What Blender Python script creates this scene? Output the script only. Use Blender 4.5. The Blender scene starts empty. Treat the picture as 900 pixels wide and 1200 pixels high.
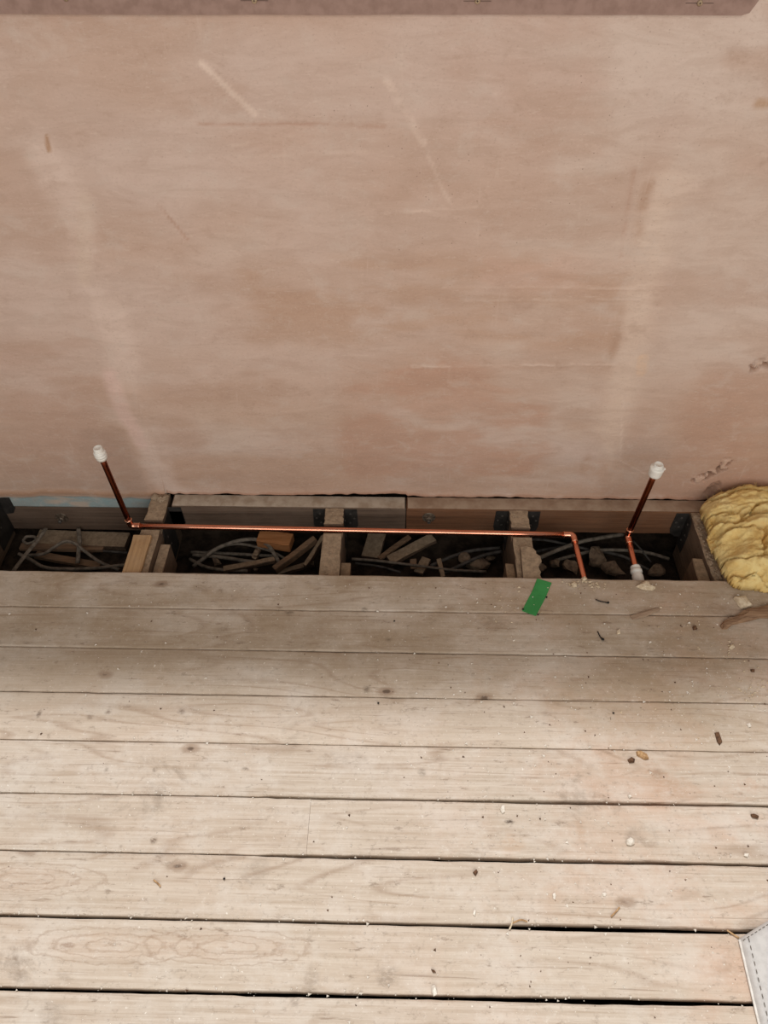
import bpy, bmesh, math, random
import numpy as np
from mathutils import Vector, Matrix, Quaternion

SC = bpy.context.scene
COL = SC.collection
rnd = random.Random(7)

# ------------------------------------------------------------------ camera
CAM_H, PITCH, ROLL, YAW, FPX = 1.5, math.radians(47.388), math.radians(-0.338), math.radians(1.403), 890.3
_f = Vector((0, math.cos(PITCH), -math.sin(PITCH)))
_u = Vector((0, math.sin(PITCH), math.cos(PITCH)))
_x = Vector((1, 0, 0))
_x, _u = _x*math.cos(ROLL)+_u*math.sin(ROLL), -_x*math.sin(ROLL)+_u*math.cos(ROLL)
_Y = Matrix.Rotation(YAW, 3, 'Z')
_x, _u, _f = _Y@_x, _Y@_u, _Y@_f
cd = bpy.data.cameras.new('camera')
cd.sensor_fit = 'HORIZONTAL'; cd.sensor_width = 36; cd.lens = 36*FPX/900
cd.clip_start = 0.02
cam = bpy.data.objects.new('camera', cd); COL.objects.link(cam)
cam.matrix_world = Matrix(((_x.x, _u.x, -_f.x, 0), (_x.y, _u.y, -_f.y, 0), (_x.z, _u.z, -_f.z, CAM_H), (0, 0, 0, 1)))
SC.camera = cam

# ------------------------------------------------------------------ world, sun, large lights, exposure
w = bpy.data.worlds.new('world'); SC.world = w; w.use_nodes = True
bg = w.node_tree.nodes['Background']
bg.inputs[0].default_value = (1.0, 0.955, 0.885, 1); bg.inputs[1].default_value = 0.25
sd = bpy.data.lights.new('daylight_through_window', 'SUN'); sd.energy = 2.25; sd.angle = math.radians(7.5); sd.color = (1.0, 0.985, 0.97)
so = bpy.data.objects.new('daylight_through_window', sd); COL.objects.link(so)
EL = math.radians(64.3)
so.rotation_euler = Vector((0.10, -math.cos(EL), -math.sin(EL))).to_track_quat('-Z', 'Y').to_euler()
ad = bpy.data.lights.new('fill_behind_camera', 'AREA'); ad.shape = 'RECTANGLE'; ad.size = 3.6; ad.size_y = 2.2; ad.energy = 70; ad.color = (1.0, 0.95, 0.885)  # added fill lamp behind the camera to brighten the wall; source unseen
ao = bpy.data.objects.new('fill_behind_camera', ad); COL.objects.link(ao)
ao.location = (0.3, -1.85, 1.92)
ao.rotation_euler = (Vector((0, 1.45, 1.25))-Vector(ao.location)).to_track_quat('-Z', 'Y').to_euler()
vs = SC.view_settings
SC.display_settings.display_device = 'sRGB'
vs.view_transform = 'Standard'; vs.look = 'None'; vs.gamma = 1.0; vs.use_curve_mapping = False
vs.exposure = 0.0

# ------------------------------------------------------------------ helpers
def at(px, py, z=None, Y=None):
    d = _f*FPX + _x*(px-450) - _u*(py-600)
    t = (z-CAM_H)/d.z if z is not None else Y/d.y
    return Vector((0, 0, CAM_H)) + d*t

def lin(c):
    return tuple(((v/255)/12.92 if v/255 <= .04045 else ((v/255+.055)/1.055)**2.4) for v in c)

def tag(o, label=None, cat=None, group=None, kind=None):
    if label: o['label'] = label
    if cat: o['category'] = cat
    if group: o['group'] = group
    if kind: o['kind'] = kind
    return o

def empty(name, loc=(0, 0, 0), parent=None):
    o = bpy.data.objects.new(name, None); COL.objects.link(o)
    o.location = loc; o.empty_display_size = .02
    if parent: o.parent = parent
    return o

def build(name, geo, mat, parent=None, smooth=False, origin=None):
    """geo: list of (verts, faces) in world coordinates; ONE mesh object with its origin at the middle of its base"""
    V, F = [], []
    for v, f in geo:
        n = len(V); V += [tuple(p) for p in v]; F += [tuple(i+n for i in q) for q in f]
    A = np.array(V)
    if origin is None:
        origin = ((A[:, 0].min()+A[:, 0].max())/2, (A[:, 1].min()+A[:, 1].max())/2, A[:, 2].min())
    origin = Vector(origin)
    me = bpy.data.meshes.new(name)
    me.from_pydata((A-np.array(origin)).tolist(), [], F); me.update()
    bm = bmesh.new(); bm.from_mesh(me); bmesh.ops.recalc_face_normals(bm, faces=bm.faces); bm.to_mesh(me); bm.free()
    if smooth: me.polygons.foreach_set('use_smooth', [True]*len(me.polygons))
    me.materials.append(mat)
    o = bpy.data.objects.new(name, me); COL.objects.link(o)
    o.location = origin
    if parent:
        o.parent = parent; o.location = origin - parent.matrix_world_loc if hasattr(parent, 'matrix_world_loc') else origin - wloc(parent)
    return o

def wloc(o):
    v = Vector((0, 0, 0))
    while o: v += o.location; o = o.parent
    return v

def box(c, s, axes=None, bev=0.0, jit=0.0, seg=(1, 1, 1), seed=0):
    """bevelled, slightly uneven box: centre c, size s, axes = 3 unit vectors"""
    bm = bmesh.new()
    bmesh.ops.create_cube(bm, size=1)
    for v in bm.verts: v.co = Vector((v.co.x*s[0], v.co.y*s[1], v.co.z*s[2]))
    if bev: bmesh.ops.bevel(bm, geom=list(bm.edges), offset=bev, segments=1, affect='EDGES', profile=.5)
    for ax in range(3):
        for k in range(1, seg[ax]):
            p = [0, 0, 0]; n = [0, 0, 0]; p[ax] = s[ax]*(k/seg[ax]-.5); n[ax] = 1
            bmesh.ops.bisect_plane(bm, geom=bm.verts[:]+bm.edges[:]+bm.faces[:], plane_co=p, plane_no=n)
    r = random.Random(seed)
    V = []
    for v in bm.verts:
        q = v.co + Vector((r.uniform(-jit, jit), r.uniform(-jit, jit), r.uniform(-jit, jit)))
        if axes: q = axes[0]*q.x + axes[1]*q.y + axes[2]*q.z
        V.append(q+Vector(c))
    bm.verts.index_update()
    F = [[v.index for v in f.verts] for f in bm.faces]; bm.free()
    return V, F

def bar(a, b, wd, ht, bev=.001, jit=.0008, seg=5, seed=0, roll=0):
    """stick from a to b (centre line)"""
    a, b = Vector(a), Vector(b); d = (b-a); L = d.length; d.normalize()
    s = d.cross(Vector((0, 0, 1)))
    if s.length < 1e-4: s = Vector((1, 0, 0))
    s.normalize(); n = s.cross(d)
    if roll:
        q = Quaternion(d, roll); s = q@s; n = q@n
    return box((a+b)/2, (L, wd, ht), (d, s, n), bev, jit, (seg, 1, 1), seed)

def prism(poly, depth, origin, ax, ay, az):
    """extrude 2D polygon (in ax, ay) along az by depth"""
    n = len(poly); V = []
    for k in (0, 1):
        for p in poly: V.append(Vector(origin)+ax*p[0]+ay*p[1]+az*(depth*k))
    F = [tuple(range(n)), tuple(range(2*n-1, n-1, -1))]
    for i in range(n): F.append((i, (i+1) % n, n+(i+1) % n, n+i))
    return V, F

def spline(pts, n=6):
    P = [Vector(p) for p in pts]; P = [2*P[0]-P[1]]+P+[2*P[-1]-P[-2]]
    out = []
    for i in range(1, len(P)-2):
        for k in range(n):
            t = k/n; a, b, c, d = P[i-1:i+3]
            out.append(.5*((2*b)+(c-a)*t+(2*a-5*b+4*c-d)*t*t+(-a+3*b-3*c+d)*t**3))
    out.append(P[-2]); return out

def tube(pts, r, n=10, flat=1.0, cap=True):
    """sweep; r is a number or a list; flat <1 flattens the section vertically"""
    P = [Vector(p) for p in pts]; m = len(P)
    R = r if isinstance(r, (list, tuple)) else [r]*m
    T = [(P[min(i+1, m-1)]-P[max(i-1, 0)]).normalized() for i in range(m)]
    for i in range(m):
        if T[i].length < .5: T[i] = T[i-1] if i else (P[-1]-P[0]).normalized()
    up = Vector((0, 0, 1)) if abs(T[0].z) < .9 else Vector((0, 1, 0))
    s = T[0].cross(up).normalized()
    V, F = [], []
    for i in range(m):
        s = (s - T[i]*s.dot(T[i])).normalized(); u = T[i].cross(s)
        for k in range(n):
            a = 2*math.pi*k/n
            V.append(P[i]+s*(math.cos(a)*R[i])+u*(math.sin(a)*R[i]*flat))
    for i in range(m-1):
        for k in range(n):
            F.append((i*n+k, i*n+(k+1) % n, (i+1)*n+(k+1) % n, (i+1)*n+k))
    if cap: F += [tuple(range(n)), tuple(range((m-1)*n+n-1, (m-1)*n-1, -1))]
    return V, F

def lathe(base, axis, prof, n=24):
    """prof: list of (radius, height) along axis from base"""
    axis = Vector(axis).normalized(); P, R = [], []
    s = axis.cross(Vector((0, 1, 0)))
    if s.length < .1: s = axis.cross(Vector((1, 0, 0)))
    s.normalize(); u = axis.cross(s); V, F = [], []
    for r, h in prof:
        for k in range(n):
            a = 2*math.pi*k/n; V.append(Vector(base)+axis*h+s*(math.cos(a)*r)+u*(math.sin(a)*r))
    m = len(prof)
    for i in range(m-1):
        for k in range(n): F.append((i*n+k, i*n+(k+1) % n, (i+1)*n+(k+1) % n, (i+1)*n+k))
    F += [tuple(range(n)), tuple(range((m-1)*n+n-1, (m-1)*n-1, -1))]
    return V, F

def rock(c, s, seed, sub=1, rough=.28, rot=0.0, flatbase=True):
    bm = bmesh.new(); bmesh.ops.create_icosphere(bm, subdivisions=sub, radius=1)
    r = random.Random(seed); V = []
    ca, sa = math.cos(rot), math.sin(rot)
    cuts = [(Vector((r.uniform(-1, 1), r.uniform(-1, 1), r.uniform(-.6, 1))).normalized(), r.uniform(.45, .8)) for _ in range(11)]
    for v in bm.verts:
        q = v.co.copy()
        for n, d in cuts:
            k = q.dot(n)
            if k > d: q -= n*(k-d)
        q *= 1+r.uniform(-rough, rough)*.4
        q = Vector((q.x*s[0], q.y*s[1], q.z*s[2]))
        q = Vector((q.x*ca-q.y*sa, q.x*sa+q.y*ca, q.z))
        if flatbase: q.z = max(q.z, -s[2]*.55)
        V.append(Vector(c)+q)
    bm.verts.index_update(); F = [[v.index for v in f.verts] for f in bm.faces]; bm.free()
    if flatbase:
        zm = min(v.z for v in V); dz = c[2]-zm
        V = [v+Vector((0, 0, dz)) for v in V]
    return V, F

# vectorised value noise for the plaster, the rubble and the wool
_T = np.random.RandomState(3).rand(512, 512)
def vn(x, y, seed=0):
    x = np.asarray(x)+seed*17.31; y = np.asarray(y)+seed*9.77
    xi = np.floor(x).astype(int); yi = np.floor(y).astype(int); fx = x-xi; fy = y-yi
    fx = fx*fx*(3-2*fx); fy = fy*fy*(3-2*fy)
    a = _T[xi % 512, yi % 512]; b = _T[(xi+1) % 512, yi % 512]; c = _T[xi % 512, (yi+1) % 512]; d = _T[(xi+1) % 512, (yi+1) % 512]
    return (a*(1-fx)+b*fx)*(1-fy)+(c*(1-fx)+d*fx)*fy
def fbm(x, y, seed=0, o=4):
    s = 0; a = .5; t = 0
    for k in range(o):
        s = s+a*vn(x*2**k, y*2**k, seed+k*5); t += a; a *= .5
    return s/t
def sstep(a, b, x):
    t = np.clip((x-a)/(b-a), 0, 1); return t*t*(3-2*t)

# ------------------------------------------------------------------ node materials
class NT:
    def __init__(s, name, rough=.85, metal=0.0, spec=.3):
        s.m = bpy.data.materials.new(name); s.m.use_nodes = True; s.t = s.m.node_tree; s.N = s.t.nodes
        s.b = s.N['Principled BSDF']; s.b.inputs['Roughness'].default_value = rough; s.b.inputs['Metallic'].default_value = metal
        s.b.inputs['Specular IOR Level'].default_value = spec
        s.tc = s.N.new('ShaderNodeTexCoord'); s.oi = s.N.new('ShaderNodeObjectInfo')
    def L(s, a, b): s.t.links.new(a, b)
    def setin(s, sock, v):
        if hasattr(v, 'is_linked') or isinstance(v, bpy.types.NodeSocket): s.L(v, sock)
        else: sock.default_value = v
    def math(s, op, a, b=0.0, c=0.0, clamp=False):
        n = s.N.new('ShaderNodeMath'); n.operation = op; n.use_clamp = clamp
        for i, v in enumerate((a, b, c)): s.setin(n.inputs[i], v)
        return n.outputs[0]
    def vec(s, scale, rand=True, src=None):
        v = src or s.tc.outputs['Object']
        if rand:
            a = s.N.new('ShaderNodeVectorMath'); a.operation = 'MULTIPLY_ADD'
            c = s.N.new('ShaderNodeCombineXYZ')
            for i in range(3): s.L(s.oi.outputs['Random'], c.inputs[i])
            s.L(c.outputs[0], a.inputs[0]); a.inputs[1].default_value = (41.3, 17.7, 29.1); s.L(v, a.inputs[2]); v = a.outputs[0]
        m = s.N.new('ShaderNodeVectorMath'); m.operation = 'MULTIPLY'; s.L(v, m.inputs[0]); m.inputs[1].default_value = scale
        return m.outputs[0]
    def noise(s, v, scale=1, detail=4, rough=.55, dist=0.0):
        n = s.N.new('ShaderNodeTexNoise'); s.L(v, n.inputs['Vector'])
        n.inputs['Scale'].default_value = scale; n.inputs['Detail'].default_value = detail; n.inputs['Roughness'].default_value = rough; n.inputs['Distortion'].default_value = dist
        return n.outputs['Fac']
    def voro(s, v, scale=1, feat='F1', rand=1.0):
        n = s.N.new('ShaderNodeTexVoronoi'); n.feature = feat; s.L(v, n.inputs['Vector']); n.inputs['Scale'].default_value = scale; n.inputs['Randomness'].default_value = rand
        return n.outputs['Distance']
    def rng(s, v, a, b, c=0.0, d=1.0):
        n = s.N.new('ShaderNodeMapRange'); n.interpolation_type = 'SMOOTHSTEP'; s.L(v, n.inputs[0])
        for i, k in enumerate((a, b, c, d)): n.inputs[i+1].default_value = k
        return n.outputs[0]
    def mix(s, fac, a, b, mode='MIX'):
        n = s.N.new('ShaderNodeMix'); n.data_type = 'RGBA'; n.blend_type = mode
        s.setin(n.inputs[0], fac)
        for i, v in ((6, a), (7, b)):
            if isinstance(v, tuple): n.inputs[i].default_value = (*v, 1)
            else: s.L(v, n.inputs[i])
        return n.outputs[2]
    def bump(s, h, strength=.3, dist=.002, prev=None):
        n = s.N.new('ShaderNodeBump'); n.inputs['Strength'].default_value = strength; n.inputs['Distance'].default_value = dist
        s.L(h, n.inputs['Height'])
        if prev: s.L(prev, n.inputs['Normal'])
        return n.outputs[0]
    def out(s, col=None, nrm=None, rough=None):
        if col is not None:
            if isinstance(col, tuple): s.b.inputs['Base Color'].default_value = (*col, 1)
            else: s.L(col, s.b.inputs['Base Color'])
        if nrm is not None: s.L(nrm, s.b.inputs['Normal'])
        if rough is not None: s.L(rough, s.b.inputs['Roughness'])
        return s.m

def wood(name, light, dark, along=0, dust=None, dust_amt=.4, ring=.5, top=None):
    """timber grain running along axis 0 (x) or 1 (y)"""
    s = NT(name, .9)
    sc = lambda a, c: (a, c, c) if along == 0 else (c, a, c)
    fib = s.noise(s.vec(sc(4, 150)), 1, 5, .65)
    con = s.noise(s.vec(sc(1.6, 17)), 1, 2, .5, .25)
    rg = s.math('PINGPONG', s.math('MULTIPLY', con, 7.0), .5)
    rg = s.rng(rg, .0, .22, 1, 0)
    c = s.mix(s.rng(fib, .3, .72), lin(light), lin(dark))
    c = s.mix(s.math('MULTIPLY', rg, ring*.55), c, lin(dark))
    blot = s.noise(s.vec((9, 9, 9)), 1, 6, .6)
    if dust: c = s.mix(s.math('MULTIPLY', s.rng(blot, .35, .7), dust_amt), c, lin(dust))
    spots = s.noise(s.vec((60, 60, 60)), 1, 4, .6)
    c = s.mix(s.rng(spots, .64, .76, 0, .5), c, tuple(.45*v for v in lin(dark)))
    if top:
        nz_ = s.N.new('ShaderNodeSeparateXYZ'); s.L(s.tc.outputs['Normal'], nz_.inputs[0])
        set_ = s.math('MULTIPLY', s.rng(nz_.outputs[2], .6, .95), s.rng(s.noise(s.vec((30, 30, 30)), 1, 6, .7), .25, .5, .55, .95))  # paler upward faces: settled dust, plus light from above painted into the colour
        tv = s.noise(s.vec((70, 70, 70)), 1, 7, .75); c = s.mix(set_, c, s.mix(s.rng(tv, .35, .65), lin(top), tuple(.62*v for v in lin(top))))
    n = s.bump(fib, .35, .0015); n = s.bump(spots, .45, .003, n)
    return s.out(c, n)

def plain(name, col, col2=None, scale=60, rough=.85, metal=0.0, bump=.2, spec=.3, bd=.001):
    s = NT(name, rough, metal, spec)
    n = s.noise(s.vec((1, 1, 1)), scale, 5, .6)
    c = s.mix(s.rng(n, .35, .68), lin(col), lin(col2 or tuple(v*.8 for v in col)))
    return s.out(c, s.bump(n, bump, bd))

def plank_material():
    s = NT('worn_floorboard', .88, 0, .25)
    geo = s.N.new('ShaderNodeNewGeometry').outputs['Position']
    fib = s.noise(s.vec((2.6, 120, 20)), 1, 7, .72)
    fine = s.noise(s.vec((10, 420, 60)), 1, 3, .6)
    con = s.noise(s.vec((1.1, 9, 3)), 1, 1.5, .45, .25)
    rg = s.rng(s.math('PINGPONG', s.math('MULTIPLY', con, 13.0), .5), .0, .16, 1, 0)
    rgm = s.math('MULTIPLY', rg, s.rng(s.noise(s.vec((1.3, 7, 2)), 1, 3, .5), .44, .60))
    c = s.mix(s.rng(fib, .30, .74), lin((211, 199, 185)), lin((182, 165, 147)))
    c = s.mix(s.math('MULTIPLY', s.oi.outputs['Random'], .4), c, lin((206, 190, 172)))
    c = s.mix(s.rng(fine, .52, .74, 0, .35), c, lin((166, 146, 126)))
    sep = s.N.new('ShaderNodeSeparateXYZ'); s.L(geo, sep.inputs[0])
    right = s.rng(sep.outputs[0], -.2, .8)
    wear = s.rng(s.noise(s.vec((3.2, 5, 3), False, geo), 1, 6, .66), .40, .66)
    c = s.mix(s.math('MULTIPLY', wear, s.math('MULTIPLY_ADD', right, .55, .12)), c, lin((203, 168, 145)))
    c = s.mix(s.math('MULTIPLY', rgm, .40), c, lin((148, 120, 98)))
    film = s.rng(s.noise(s.vec((7, 10, 6), False, geo), 1, 9, .72), .44, .64)
    c = s.mix(s.math('MULTIPLY', film, .42), c, lin((220, 213, 204)))
    gr = s.rng(s.noise(s.vec((3.6, 5.5, 5), False, geo), 1, 9, .74, .5), .56, .70)
    c = s.mix(s.math('MULTIPLY', gr, .6), c, lin((140, 124, 109)))
    # brown tone along the wall: the shade there painted into the boards
    wall_shade = s.math('MULTIPLY', s.rng(s.noise(s.vec((2.5, 4, 3), False, geo), 1, 7, .68), .35, .62), s.rng(s.math('ADD', sep.outputs[1], s.math('MULTIPLY', right, .12)), .70, 1.0))
    c = s.mix(s.math('MULTIPLY', wall_shade, .72), c, lin((160, 138, 112)))
    # knots: small, ringed, with a dark cracked heart
    wob = s.noise(s.vec((45, 70, 30)), 1, 4, .6)
    kd = s.math('ADD', s.voro(s.vec((5.0, 9.5, 1)), 1), s.math('MULTIPLY_ADD', wob, .08, -.04))
    sel = s.rng(s.noise(s.vec((1.9, 5, 1)), 1, 1), .44, .52)
    c = s.mix(s.math('MULTIPLY', sel, s.rng(kd, .06, .14, .55, 0)), c, lin((140, 112, 90)))
    c = s.mix(s.math('MULTIPLY', sel, s.rng(kd, .02, .055, .8, 0)), c, lin((86, 68, 56)))
    sp = s.noise(s.vec((26, 80, 40)), 1, 8, .76)
    c = s.mix(s.rng(sp, .57, .68, 0, .6), c, lin((128, 108, 92)))
    sp2 = s.noise(s.vec((150, 150, 80), False, geo), 1, 4, .65)
    c = s.mix(s.rng(sp2, .64, .72, 0, .8), c, lin((240, 234, 224)))
    c = s.mix(s.rng(sp2, .33, .26, 0, .6), c, lin((112, 96, 82)))
    sc = s.noise(s.vec((5, 190, 20)), 1, 5, .66, .8)
    c = s.mix(s.rng(sc, .60, .70, 0, .5), c, lin((128, 104, 86)))
    rot = s.N.new('ShaderNodeMapping'); s.L(geo, rot.inputs[0]); rot.inputs['Rotation'].default_value = (0, 0, math.radians(62)); rot.inputs['Scale'].default_value = (4, 150, 1)
    wv = s.noise(s.vec((60, 60, 60), False, geo), 1, 6, .75)
    c = s.mix(s.rng(wv, .54, .70, 0, .35), c, lin((132, 114, 98))); c = s.mix(s.rng(wv, .44, .30, 0, .30), c, lin((232, 225, 216)))
    scr = s.noise(rot.outputs[0], 1, 4, .6, .4)
    c = s.mix(s.rng(scr, .66, .76, 0, .4), c, lin((232, 224, 214)))
    # marks seen on these very boards: knots, rings of grain, stains (world position, half-sizes in x and y)
    wl = s.noise(s.vec((24, 34, 24), False, geo), 1, 5, .65)
    brk = s.rng(s.noise(s.vec((90, 170, 60), False, geo), 1, 6, .75), .36, .56, .12, 1)
    def mark(px, py, rx, ry, col, k, hard=.5, w_=.5, lw=1.0):
        nonlocal c
        p = at(px, py, z=0); a = s.N.new('ShaderNodeVectorMath'); a.operation = 'SUBTRACT'; s.L(geo, a.inputs[0]); a.inputs[1].default_value = p
        b = s.N.new('ShaderNodeVectorMath'); b.operation = 'MULTIPLY'; s.L(a.outputs[0], b.inputs[0]); b.inputs[1].default_value = (1/rx, 1/ry, 0)
        l = s.N.new('ShaderNodeVectorMath'); l.operation = 'LENGTH'; s.L(b.outputs[0], l.inputs[0])
        d = s.math('ADD', s.math('ADD', l.outputs['Value'], s.math('MULTIPLY_ADD', wv, 2*w_, -w_)), s.math('MULTIPLY_ADD', wl, 2.2*lw, -1.1*lw))
        c = s.mix(s.math('MULTIPLY', s.rng(d, hard, 1.0, k, 0), brk), c, lin(col)); return d
    for px, py in ((130, 1108), (30, 1030), (265, 1110)):
        d = mark(px, py, .16, .030, (196, 168, 146), .25, .5, .05, .28)
        g = s.rng(s.math('PINGPONG', s.math('MULTIPLY', d, 3.2), .5), 0, .2, .34, 0)
        c = s.mix(s.math('MULTIPLY', g, s.rng(d, .9, 1.3, 1, 0)), c, lin((150, 122, 100)))
    for px, py, rx, ry, col, k in ((80, 1108, .018, .005, (134, 104, 84), .7), (597, 963, .011, .008, (66, 52, 44), .95), (180, 985, .008, .010, (104, 84, 68), .85), (213, 834, .011, .009, (112, 92, 78), .8), (46, 836, .006, .012, (96, 78, 64), .8), (127, 834, .009, .010, (110, 90, 74), .7),
                                (105, 841, .010, .008, (116, 96, 80), .6), (340, 718, .016, .009, (92, 80, 66), .85), (427, 714, .010, .010, (100, 86, 72), .7), (455, 750, .012, .008, (104, 92, 76), .7), (430, 808, .010, .010, (100, 86, 72), .7), (182, 902, .007, .006, (100, 84, 72), .7),
                                (288, 901, .009, .005, (100, 84, 72), .7), (30, 888, .012, .006, (130, 104, 86), .5), (125, 902, .006, .008, (110, 94, 80), .6), (236, 690, .03, .012, (132, 112, 94), .5), (262, 738, .02, .012, (120, 98, 78), .5), (640, 836, .014, .010, (138, 116, 98), .5),
                                (600, 985, .030, .034, (196, 164, 136), .5), (785, 920, .055, .045, (176, 138, 110), .55), (870, 925, .06, .03, (186, 148, 122), .5), (455, 1145, .025, .030, (128, 112, 98), .65), (400, 890, .05, .022, (150, 134, 120), .5), (365, 1150, .02, .03, (146, 130, 116), .6),
                                (300, 1022, .03, .03, (150, 136, 124), .5), (495, 905, .010, .014, (120, 106, 92), .6), (680, 975, .014, .03, (186, 156, 130), .5), (650, 1050, .02, .02, (186, 158, 134), .4), (785, 1015, .04, .012, (168, 138, 118), .5), (60, 1190, .03, .025, (150, 136, 124), .5),
                                (345, 1170, .012, .02, (140, 124, 112), .6), (845, 715, .05, .03, (140, 112, 90), .5), (755, 715, .03, .012, (142, 116, 96), .4), (580, 735, .05, .02, (150, 126, 106), .45), (800, 795, .05, .02, (160, 132, 110), .4)):
        mark(px, py, rx*1.1, ry*1.1, col, k*(.75 if rx > .015 else .95), .1, .6 if rx > .015 else .5, 1.2 if rx > .015 else .7)
    n = s.bump(fib, .35, .0014); n = s.bump(fine, .2, .0008, n); n = s.bump(sp, .4, .002, n); n = s.bump(sc, .3, .001, n)
    return s.out(c, n)

def plaster_material():
    s = NT('skimmed_plaster', .82, 0, .25)
    a = s.N.new('ShaderNodeVertexColor'); a.layer_name = 'pigment'
    P = s.tc.outputs['Object']
    tro = s.noise(s.vec((8, 10, 30), False, P), 1, 9, .74, .7)
    mot = s.noise(s.vec((16, 16, 22), False, P), 1, 8, .68, .3)
    fin = s.noise(s.vec((40, 40, 190), False, P), 1, 3, .6, .7)
    dia = s.N.new('ShaderNodeMapping'); s.L(P, dia.inputs[0]); dia.inputs['Rotation'].default_value = (0, math.radians(38), 0); dia.inputs['Scale'].default_value = (60, 10, 7)
    stroke = s.noise(dia.outputs[0], 1, 4, .6, .6)
    c = s.mix(s.rng(tro, .36, .66, 0, .30), a.outputs[0], lin((174, 144, 126)))
    c = s.mix(s.rng(mot, .5, .72, 0, .42), c, lin((212, 194, 182)))
    c = s.mix(s.rng(mot, .44, .28, 0, .28), c, lin((172, 140, 121)))
    c = s.mix(s.rng(fin, .60, .74, 0, .35), c, lin((222, 202, 188)))
    c = s.mix(s.rng(stroke, .62, .76, 0, .28), c, lin((218, 196, 182)))
    pv = s.voro(s.vec((55, 55, 55), False, P), 1)
    pm = s.rng(s.noise(s.vec((3, 3, 3), False, P), 1, 2), .54, .64)
    pits = s.math('MULTIPLY', s.rng(pv, .05, .085, 1, 0), pm)
    c = s.mix(s.math('MULTIPLY', pits, .5), c, lin((120, 88, 74)))
    spk = s.noise(s.vec((170, 170, 230), False, P), 1, 4, .7)
    c = s.mix(s.rng(spk, .56, .72, 0, .28), c, lin((226, 210, 198))); c = s.mix(s.rng(spk, .44, .30, 0, .25), c, lin((150, 118, 102)))
    n = s.bump(tro, .34, .004); n = s.bump(fin, .12, .0015, n); n = s.bump(mot, .15, .003, n); n = s.bump(pits, -.4, .002, n)
    return s.out(c, n)

M = {}
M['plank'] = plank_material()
M['plaster'] = plaster_material()
M['joist'] = wood('old_joist_timber', (118, 97, 79), (80, 64, 52), 1, (128, 108, 90), .5, .5, (178, 155, 130))
M['packer'] = wood('pale_packing_timber', (196, 160, 118), (158, 122, 86), 1, (178, 152, 122), .5)
M['cleat'] = wood('cleat_timber', (126, 100, 76), (92, 70, 54), 1, (126, 106, 88), .5, .5, (160, 136, 110))
M['ledger_grey'] = wood('dusty_ledger_timber', (112, 92, 78), (84, 68, 57), 0, (124, 106, 92), .4)
M['ledger_fresh'] = wood('fresh_ledger_timber', (128, 88, 62), (98, 66, 46), 0, (120, 92, 72), .4)
M['ledger_dust'] = plain('grey_plaster_dust_on_timber', (184, 170, 154), (156, 138, 120), 26, .95)  # real dust, toned paler than the darkened fronts to carry light from above
M['ledger_dust_brown'] = plain('thin_dust_on_fresh_timber', (170, 148, 128), (146, 120, 100), 22, .95)
M['offcut'] = wood('timber_offcut', (158, 126, 98), (112, 86, 66), 0, (140, 120, 102), .5)
M['offcut_new'] = wood('new_timber_offcut', (200, 140, 92), (166, 108, 66), 0)
M['steel'] = plain('dulled_steel', (64, 60, 57), (46, 43, 41), 40, .6, .3)
M['nail'] = plain('nail_steel', (118, 112, 106), (86, 82, 78), 200, .5, .6)
M['bolt'] = plain('rusty_bolt_steel', (136, 122, 108), (92, 78, 66), 120, .55, .5)
M['plastic'] = plain('white_plastic', (246, 244, 238), (234, 230, 222), 30, .42, 0, .05, .5)
M['cable'] = plain('dusty_grey_cable', (140, 130, 118), (104, 95, 85), 70, .8)
M['cable_dark'] = plain('dark_grey_cable', (96, 92, 88), (70, 66, 62), 70, .7)
M['rubble'] = plain('dusty_rubble', (150, 130, 110), (104, 88, 74), 55, .95, 0, .6, .2, .004)
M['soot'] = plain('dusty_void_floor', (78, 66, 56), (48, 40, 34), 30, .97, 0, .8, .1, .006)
M['lump'] = plain('dusty_mortar', (176, 156, 134), (142, 122, 102), 70, .95, 0, .5)
M['stone'] = plain('plaster_fragment', (224, 208, 182), (198, 178, 150), 120, .9, 0, .4)
M['white_chip'] = plain('white_plaster_chip', (240, 234, 224), (216, 206, 192), 160, .9, 0, .4)
M['tan_chip'] = plain('tan_wood_chip', (196, 160, 118), (150, 116, 82), 140, .9, 0, .4)
M['dark_chip'] = plain('dark_brown_chip', (112, 82, 60), (78, 56, 42), 140, .9, 0, .4)
M['black'] = plain('black_plastic', (34, 32, 32), (24, 22, 22), 60, .55)
M['tape'] = plain('green_tape', (62, 152, 82), (54, 138, 72), 25, .5, 0, .08, .35)
M['blue'] = plain('blue_plasterboard_paper', (150, 168, 168), (172, 166, 152), 22, .9)
M['grey_fabric'] = plain('grey_coated_fabric', (203, 200, 197), (190, 187, 184), 80, .75, 0, .15)
M['stitch'] = plain('dark_stitching', (128, 121, 114), (104, 97, 91), 80, .9)
M['piping'] = plain('white_edge_binding', (236, 232, 226), (214, 208, 200), 80, .7)
M['board'] = plain('pink_brown_board', (162, 134, 123), (146, 119, 108), 45, .85, 0, .2)
M['screw'] = plain('brass_screw', (176, 152, 124), (128, 106, 84), 100, .6, .0)
M['dark_recess'] = plain('dark_recess', (60, 48, 42), (44, 36, 32), 100, .9)
M['pencil'] = plain('pencil_line', (92, 74, 66), (110, 90, 80), 100, .9)
M['splinter'] = wood('brown_splinter', (164, 132, 104), (120, 92, 72), 0)
M['dull_sliver'] = wood('dull_sliver', (176, 152, 130), (150, 126, 106), 0)

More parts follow.
